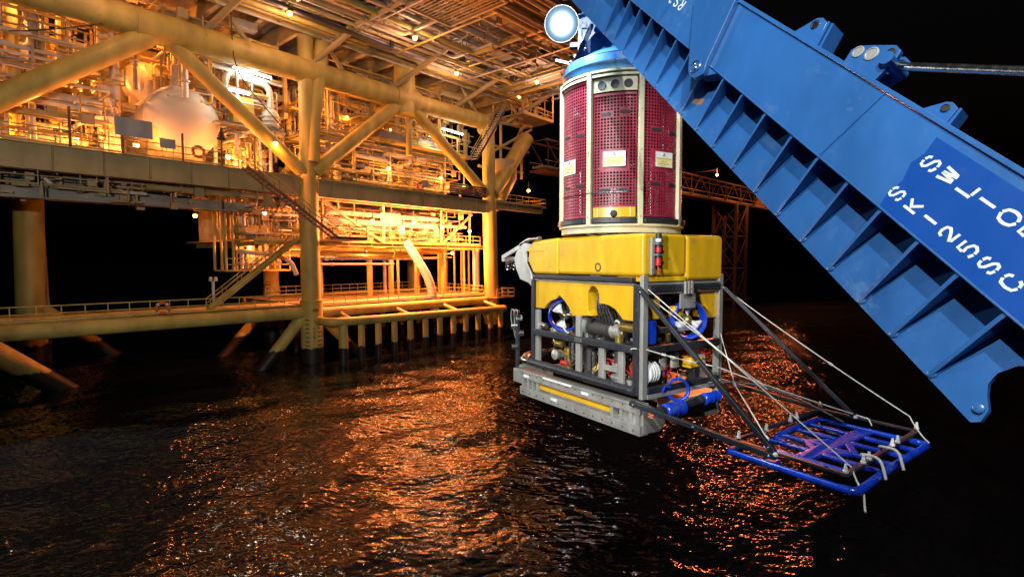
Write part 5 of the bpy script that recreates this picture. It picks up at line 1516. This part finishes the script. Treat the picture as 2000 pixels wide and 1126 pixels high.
for s in (-2.655, -2.42, -2.195, -1.95, -1.705, -1.455, -1.207, -0.922, -0.646, -0.394, -0.14, 0.11, 0.36, 0.61, 0.86, 1.11, 1.36, 1.61):
    b = MB()
    A, B_, C_ = Lp(s, 0.383, o_ - 0.002), Lp(s, 0.383, 0.0), Lp(s, 0.03, 0.0)
    A2 = Lp(s, 0.36, o_ - 0.002); C2 = Lp(s, 0.02, 0.012)
    poly = [A, A2, C2, Lp(s, 0.02, 0.001), B_]
    h = LL * 0.009
    n = len(poly)
    b.add([p - h for p in poly] + [p + h for p in poly], [tuple(range(n)), tuple(reversed(range(n, 2 * n)))] + [(i, n + i, n + (i + 1) % n, (i + 1) % n) for i in range(n)])
    g = build("gusset", b, M['blue'], BOOM)
    q = MB(); q.lathe(Lp(s, 0.024, 0.0), LN, [(0.022, 0.0), (0.02, 0.006), (0.012, 0.01), (0, 0.011)], 12); build("weld_bead", q, M['blue'], g)
    for sd in (-1, 1):
        q = MB(); q.tube([Lp(s + sd * 0.011, 0.03, 0.002), Lp(s + sd * 0.011, 0.37, 0.002)], 0.006, 6); build("weld_bead", q, M['blue'], g)
# repainted patch with the stencilled rating
lpr("fresh_paint_patch", [(-1.845, 0.752), (-1.87, 0.67), (-1.86, 0.61), (-1.905, 0.53), (-1.90, 0.46), (-1.93, 0.386), (-3.29, 0.386), (-3.29, 0.752)], o_ + 0.0005, o_ + 0.0018, 'bluenew', parent=web)
def stencil(text, s0, w, pitch, h, wd, t):
    for i, ch in enumerate(text):
        if ch == ' ': continue
        s = s0 - i * pitch
        b = glyph(ch, Lp(s - h / 2, w - wd / 2, o_ + 0.0022), LW, LL, wd, h, t, LN * 0.0008)
        build("stencil_letter", b, M['letter'], web)
stencil("SWL105", -1.932, 0.652, 0.1055, 0.074, 0.056, 0.0130)
stencil("SK125SC", -1.940, 0.475, 0.1050, 0.067, 0.050, 0.0125)
for i, ch in enumerate("RS0"):
    b = glyph(ch, Lp(0.58 + i * 0.085, 0.622, o_ + 0.001), LL, -LW, 0.05, 0.075, 0.013, LN * 0.0008)
    build("stencil_letter", b, M['letter'], web)
for s0 in (-2.75, -1.45, 0.75, 1.9):
    q = MB(); q.tube([Lp(s0, 0.385, o_ + 0.001), Lp(s0, 0.79, o_ + 0.001)], 0.006, 6); build("weld_seam", q, M['blue'], web)
q = MB(); q.tube([Lp(3.3, 0.384, o_ + 0.002), Lp(-3.2, 0.384, o_ + 0.002)], 0.006, 6); build("weld_seam", q, M['blue'], web)
# hinge cheek with its pin
hp = [(0.72, 1.02), (0.458, 0.663), (-0.025, 0.305), (-0.07, 0.272), (-0.115, 0.255), (-0.165, 0.255), (-0.21, 0.275), (-0.232, 0.31), (-0.225, 0.345), (-0.18, 0.39), (0.036, 0.821), (0.17, 1.02)]
hk = lpr("hinge_cheek", hp, o_ + 0.004, o_ + 0.045, 'blue', bevel=0.005)
lpr("hinge_block", [(-0.18, 0.29), (-0.30, 0.375), (0.02, 0.375), (0.0, 0.32)], 0.03, o_, 'blue')
q = MB(); q.lathe(Lp(-0.118, 0.322, o_ + 0.045), LN, [(0.05, 0.0), (0.05, 0.006), (0.042, 0.012), (0.040, 0.004), (0.0, 0.004)], 24); build("hinge_pin", q, M['blue'], hk)
for d in (-0.016, 0.016):
    q = MB(); q.lathe(Lp(-0.118 + d, 0.322 + d * 0.4, o_ + 0.05), LN, [(0.012, 0), (0.012, 0.008), (0.006, 0.013), (0, 0.013)], 12); build("bolt", q, M['chrome'], hk)
q = MB(); q.prism([(-0.21, 0.13), (-0.255, 0.155), (-0.24, 0.20), (-0.165, 0.165), (-0.12, 0.125), (-0.15, 0.115)], Lp(0, 0, 0.0005), LL, LW, LN * 0.002); build("rust_patch", q, M['rust'], BOOM)
# lugs along the top edge
def lug(poly, ns, holes, name="padeye", ds=0.09):
    poly = [(a + ds, b + 0.014) for a, b in poly]
    holes = [(a + ds, b + 0.014, c, d) for a, b, c, d in holes]
    out = None
    for n0 in ns:
        out = lpr(name, poly, n0, n0 + 0.03, 'blue', bevel=0.004)
        for (s, w, r, m) in holes:
            q = MB(); q.lathe(Lp(s, w, n0 + 0.031), LN, [(r * 1.25, -0.002), (r * 1.25, 0.004), (r, 0.005), (r * 0.9, 0.002), (0, 0.002)], 18); build("pin_hole", q, M[m], out)
    return out
lug([(-0.66, 0.80), (-0.74, 0.93), (-0.775, 0.945), (-0.83, 0.935), (-0.90, 0.80)], (0.06,), [(-0.77, 0.895, 0.022, 'chrome')])
for s in (-0.89, -0.925):
    lpr("stiffener", [(s + 0.09, 0.815), (s + 0.15, 0.954), (s + 0.135, 0.958), (s + 0.072, 0.815)], -0.03, 0.09, 'blue')
l2 = lug([(-1.17, 0.80), (-1.145, 0.87), (-1.165, 0.905), (-1.24, 0.94), (-1.35, 0.985), (-1.40, 0.975), (-1.415, 0.94), (-1.42, 0.80)], (0.08, -0.04), [(-1.195, 0.878, 0.026, 'alu'), (-1.275, 0.90, 0.03, 'alu'), (-1.365, 0.945, 0.02, 'ink')])
lug([(-1.70, 0.80), (-1.775, 0.885), (-1.80, 0.895), (-1.845, 0.885), (-1.865, 0.80)], (0.05,), [(-1.80, 0.86, 0.016, 'ink')], ds=0.07)
lpr("stiffener", [(-1.80, 0.815), (-1.78, 0.904), (-1.792, 0.904), (-1.818, 0.815)], 0.0, 0.08, 'blue')
a_ = Lp(-1.30, 0.925, 0.05)
e_ = Vector((1.86, 1.62, 10.60)) 
RAM = build("ram_rod", MB().tube([a_, a_ + (Vector((2.30, 1.95, 10.66)) - a_) * 1.35], 0.021, 14), M['chrome'], BOOM)
build("rod_clevis", MB().tube([a_ - LN * 0.1, a_ + LN * 0.09], 0.035, 12), M['blue'], BOOM)
build("pivot_boss", MB().lathe(Lp(-2.862, 0.06, 0.0), LN, [(0.02, 0), (0.02, 0.012), (0.012, 0.016), (0, 0.016)], 18), M['blue'], BOOM)

# docking head under the boom end, and its floodlight
DH = thing("docking_head", "blue docking head above the round cage, half lost in the floodlight's glare", "docking head", Vector((TC.x, TC.y, 13.3)))
def dbox(name, a0, a1, d0, d1, z0, z1, mat='blue', bevel=0.01):
    b = MB(); b.box(Vector((TC.x, TC.y, (z0 + z1) / 2)) + e2 * (a0 + a1) / 2 + e1 * (d0 + d1) / 2, e2 * (a1 - a0) / 2, e1 * (d1 - d0) / 2, Zv * (z1 - z0) / 2)
    return build(name, b, M[mat], DH, bevel=bevel)
dbox("head_housing", -0.58, 1.2, -0.75, -0.22, 13.02, 15.2)
dbox("head_cheek", -0.36, -0.22, -0.25, 0.30, 13.25, 15.2)
dbox("cross_beam", -0.55, 2.4, -0.2, 0.2, 14.4, 15.0)
build("guide_cone", MB().lathe((TC.x, TC.y, 0), Zv, [(0.42, 13.42), (0.36, 13.34), (0.26, 13.30), (0.22, 13.42)], 32), M['blue'], DH)
for z, l in ((13.38, 0.22), (13.12, 0.16), (12.95, 0.10)):
    dbox("latch_arm", -0.60 - l, -0.50, -0.30, -0.20, z, z + 0.08)
dbox("side_strut", -0.64, -0.57, -0.4, -0.2, 12.9, 13.6)
FP = Vector((0.6436, 7.0697, 13.0577))
FLD = thing("floodlight", "dazzling blue-white floodlight shining beside the top of the red cage", "floodlight", FP)
fd = (Vector((0.2, 0, 10.0)) - FP).normalized()
build("lamp_housing", MB().lathe(FP, fd, [(0, -0.2), (0.1, -0.18), (0.20, -0.06), (0.222, -0.02), (0.222, -0.012), (0.214, -0.012)], 24), M['dark'], FLD)
build("lamp_glass", MB().lathe(FP, fd, [(0.215, -0.012), (0.18, 0.012), (0.1, 0.03), (0.0, 0.036)], 32), lens_mat(tuple(FP + fd * 0.03), 0.215), FLD)
q = MB(); q.beam(FP - fd * 0.1, Vector((TC.x, TC.y, 13.5)) - e2 * 0.45, 0.05, 0.05); build("bracket", q, M['blue'], FLD)
ld = bpy.data.lights.new("flood_light", 'POINT'); ld.energy = 430; ld.color = (0.72, 0.90, 1.0); ld.shadow_soft_size = 0.12
lo = bpy.data.objects.new("flood_light", ld); COL.objects.link(lo); lo.location = FP + fd * 0.10
PF = G(-28.5, -1.6, 16.6)
F3 = thing("floodlight", "white floodlight on the platform's far left corner", "floodlight", PF)
build("lamp_housing", MB().lathe(PF, (PU * 0.6 - PV * 0.6 - Zv * 0.4), [(0, -0.3), (0.2, -0.26), (0.3, -0.02), (0.28, 0.0), (0.0, -0.02)], 16), M['grey'], F3)
build("bracket", MB().beam(PF, PF + PV * 1.4 + Zv * 0.2, 0.1, 0.1), M['grey'], F3)
ld = bpy.data.lights.new("corner_flood_light", 'SPOT'); ld.energy = 20000; ld.color = (0.95, 0.97, 1.0); ld.shadow_soft_size = 0.2; ld.spot_size = math.radians(70); ld.spot_blend = 0.4
lo = bpy.data.objects.new("corner_flood_light", ld); COL.objects.link(lo); lo.location = PF - PV * 0.3
lo.rotation_euler = (Vector((-15, 17, 0)) - PF).to_track_quat('-Z', 'Y').to_euler()
FP2 = G(30, -11.8, 31.6)
F2 = thing("floodlight", "small distant white floodlight left of the dazzling one", "floodlight", FP2)
build("lamp_glass", MB().sphere(FP2, 0.26, 14, 8), M['glowwhite'], F2)
ld = bpy.data.lights.new("far_flood_light", 'POINT'); ld.energy = 450; ld.color = (0.85, 0.86, 1.0); ld.shadow_soft_size = 0.3
lo = bpy.data.objects.new("far_flood_light", ld); COL.objects.link(lo); lo.location = FP2 - Zv * 0.4
build("bracket", MB().beam(FP2, FP2 + Zv * 0.9, 0.08, 0.08), M['dark'], F2)

# ================================================================== blue deployment frame on its poles and ropes
SL = thing("deployment_frame", "blue tubular frame held out flat over the dark water at lower right", "tool frame", V3(-1.7, 1.0, 8.05))
zf = 8.05
def sl(name, path, r, mat='bluefr', n=10):
    return build(name, MB().tube([V3(*p) for p in path], r, n), M[mat], SL)
sl("frame_tube", [(-1.16, 0.03, zf), (-2.30, 0.03, zf)], 0.032, n=14)
b = MB(); b.tube(rounded([V3(-2.2, 0.03, zf), V3(-2.34, 0.06, zf), V3(-2.26, 1.0, zf), V3(-2.22, 1.94, zf), V3(-2.0, 1.96, zf)], 0.07, 4), 0.036, 14); build("frame_tube", b, M['bluefr'], SL)
sl("frame_tube", [(-1.12, 1.94, zf), (-2.05, 1.94, zf)], 0.03)
b = MB(); b.tube(rounded([V3(-1.35, 0.72, zf), V3(-1.18, 0.84, zf), V3(-1.13, 1.3, zf), V3(-1.10, 1.94, zf)], 0.08, 4), 0.034, 12); build("frame_tube", b, M['bluefr'], SL)
sl("frame_tube", [(-1.30, 0.42, zf), (-2.12, 0.44, zf)], 0.030)
def slat(p0, p1, q0, q1, h=0.02, w=None):
    b = MB(); b.beam(V3(p0, q0, zf), V3(p1, q1, zf), w or 0.07, h * 2)
    return build("frame_bar", b, M['bluefr'], SL, bevel=0.014)
slat(-1.68, -1.64, 0.45, 1.92, w=0.16)
for q0, q1 in ((0.72, 0.72), (0.98, 1.0), (1.32, 1.34), (1.64, 1.64)):
    slat(-1.16, -1.60, q0, q1)
    slat(-1.74, -2.24, q0, q1)
for (p0, q0, p1, q1) in [(-1.66, 0.75, -1.45, 0.98), (-1.66, 1.3, -1.45, 1.02), (-1.7, 0.75, -1.9, 0.98), (-1.7, 1.32, -1.9, 1.02), (-1.25, 0.75, -1.15, 0.98)]:
    slat(p0, p1, q0, q1, 0.018, 0.08)
b = MB(); rbox(b, -1.62, -1.52, 0.04, 0.16, zf - 0.02, zf + 0.03); build("bracket", b, M['bluefr'], SL, bevel=0.008)
b = MB(); rbox(b, -1.22, -1.12, 0.05, 0.16, zf - 0.02, zf + 0.03); build("bracket", b, M['bluefr'], SL, bevel=0.008)
zb = 8.12
for (p0, q0, p1, q1) in [(-1.10, 0.16, -1.02, 2.16), (-2.19, 0.16, -2.05, 2.16), (-1.15, 0.20, -2.2, 0.20), (-1.0, 2.14, -2.05, 2.14)]:
    b = MB(); b.beam(V3(p0, q0, zb), V3(p1, q1, zb), 0.05, 0.03); build("black_beam", b, M['black'], SL, bevel=0.008)
for p, q in [(-1.131, 0.231), (-1.15, 0.71), (-1.12, 1.254), (-1.10, 1.434), (-1.02, 2.13), (-2.19, 0.185), (-2.18, 0.547), (-2.17, 0.688), (-2.13, 1.297), (-2.12, 1.445), (-2.05, 2.13)]:
    b = MB(); c = V3(p, q, zb + 0.025)
    b.lathe(c, Zv, [(0.024, 0), (0.024, 0.018), (0.016, 0.022), (0.016, 0.045), (0.012, 0.05), (0.012, 0.075), (0, 0.078)], 10); build("white_bolt", b, M['whitepl'], SL)
for q in (0.62, 1.0):
    b = MB(); b.tube(rounded([V3(-2.14, q + 0.05, zb + 0.03), V3(-2.12, q, zb + 0.08), V3(-2.30, q - 0.02, zb + 0.10), V3(-2.36, q - 0.06, zf)], 0.08, 4), 0.013, 8); build("rope_loop", b, M['rope'], SL)
for (p, q) in [(-1.3, 1.2), (-1.35, 1.6), (-1.32, 0.9)]:
    b = MB(); b.tube([V3(p, q, zf - 0.02), V3(p - 0.2, q + 0.05, zf - 0.04)], 0.02, 8); build("shackle", b, M['chrome'], SL)

def pole(a, c, r, label, tip=None):
    A, C_ = V3(*a), V3(*c)
    root = thing("support_pole", label, "pole", A)
    build("pole_tube", MB().beam(A, C_, r * 2, r * 2), M['black'], root, bevel=0.008)
    d = (C_ - A)
    for t in (0.04, 0.5, 0.97):
        build("bolt", MB().sphere(A + d * t - RQ * r * 1.0, 0.016, 8, 6), M['chrome'], root)
    if tip:
        build("end_bolt", MB().sphere(C_ - RQ * 0.03 - RP * 0.02, 0.024, 10, 8), M['whitepl'], root)
    return root
pole((0.02, -0.075, 9.69), (-1.60, 0.10, 8.15), 0.026, "near black diagonal strut from the vehicle's top corner to the blue frame", True)
pole((-0.06, 1.50, 9.64), (-1.50, 1.95, 8.18), 0.024, "far black diagonal strut behind the white ropes", True)
pole((0.10, -0.09, 8.29), (-1.62, 0.08, 8.12), 0.028, "low black strut from the vehicle's near foot to the blue frame")
pole((-0.05, 1.40, 8.42), (-1.05, 2.1, 8.13), 0.022, "low far black strut on the right side of the vehicle")

def rope(pts, label, r=0.0068, sag=0.0, knots=()):
    P = [V3(*p) for p in pts]
    Q = []
    for a, c in zip(P, P[1:]):
        for i in range(8):
            t = i / 8
            Q.append(a + (c - a) * t - Zv * sag * 4 * t * (1 - t))
    Q.append(P[-1])
    root = thing("tie_rope", label, "rope", P[0])
    build("rope_strand", MB().tube(Q, r, 7), M['rope'], root)
    for k in knots:
        c = P[0] + (P[-1] - P[0]) * k
        i = min(range(len(Q)), key=lambda j: (Q[j] - c).length)
        c = Q[i]; d = (Q[min(i + 1, len(Q) - 1)] - Q[max(i - 1, 0)]).normalized()
        b = MB()
        for m in range(5):
            b.ring(c + d * (m - 2) * r * 1.5, d + Vector((0.2 * (m % 2), 0.1, 0)), r * 1.5, r * 0.9, 10, 6)
        build("knot", b, M['rope'], root)
    return root
rope([(-0.02, 1.49, 9.66), (-1.98, 2.13, 8.27), (-2.22, 1.97, 8.07)], "longest white rope from the vehicle's far top corner to the frame's right corner", knots=(0.08, 0.15, 0.55), sag=0.03)
rope([(-0.05, 0.03, 9.66), (-0.62, 0.34, 9.12), (-2.15, 0.44, 8.10)], "white rope from the near top corner down across the propeller to the frame", knots=(0.3, 0.36, 0.42))
rope([(-0.06, 0.12, 9.52), (-0.60, 0.35, 9.11), (-1.20, 0.62, 8.62)], "second strand of white rope running beside the propeller", r=0.007, knots=(0.9,))
rope([(-0.06, 0.0, 8.95), (-0.50, 0.72, 8.74), (-1.50, 1.90, 8.22)], "white rope from the vehicle's middle rail out to the far side of the frame", knots=(0.08, 0.14, 0.2), sag=0.015)
rope([(-0.04, 1.46, 9.03), (-0.62, 0.92, 8.52), (-1.50, 0.22, 8.16)], "white rope crossing down to the foot of the near strut", knots=(0.45, 0.95))
rope([(0.0, 0.0, 8.94), (0.07, -0.06, 8.95), (0.14, -0.05, 8.93)], "short white lashing round the vehicle's near corner post")
rope([(-2.20, 0.30, 8.13), (-2.34, 0.18, 8.05), (-2.40, 0.08, 7.90)], "loose white rope end dangling from the frame's near corner", r=0.008, sag=0.03)
rope([(-1.45, 1.98, 8.20), (-1.62, 2.02, 8.17), (-1.68, 1.95, 8.12)], "frayed white rope end at the foot of the far strut")

# black umbilical hose trailing from the vehicle
o = build("umbilical_hose", MB().tube(rounded([V3(-0.05, 1.2, 8.40), V3(-0.4, 1.5, 8.44), V3(-0.9, 1.8, 8.30), V3(-1.4, 1.9, 8.10)], 0.3, 5), 0.014, 8), M['hose'])
tag(o, "thin black hose looping from the vehicle to the blue frame", "hose")
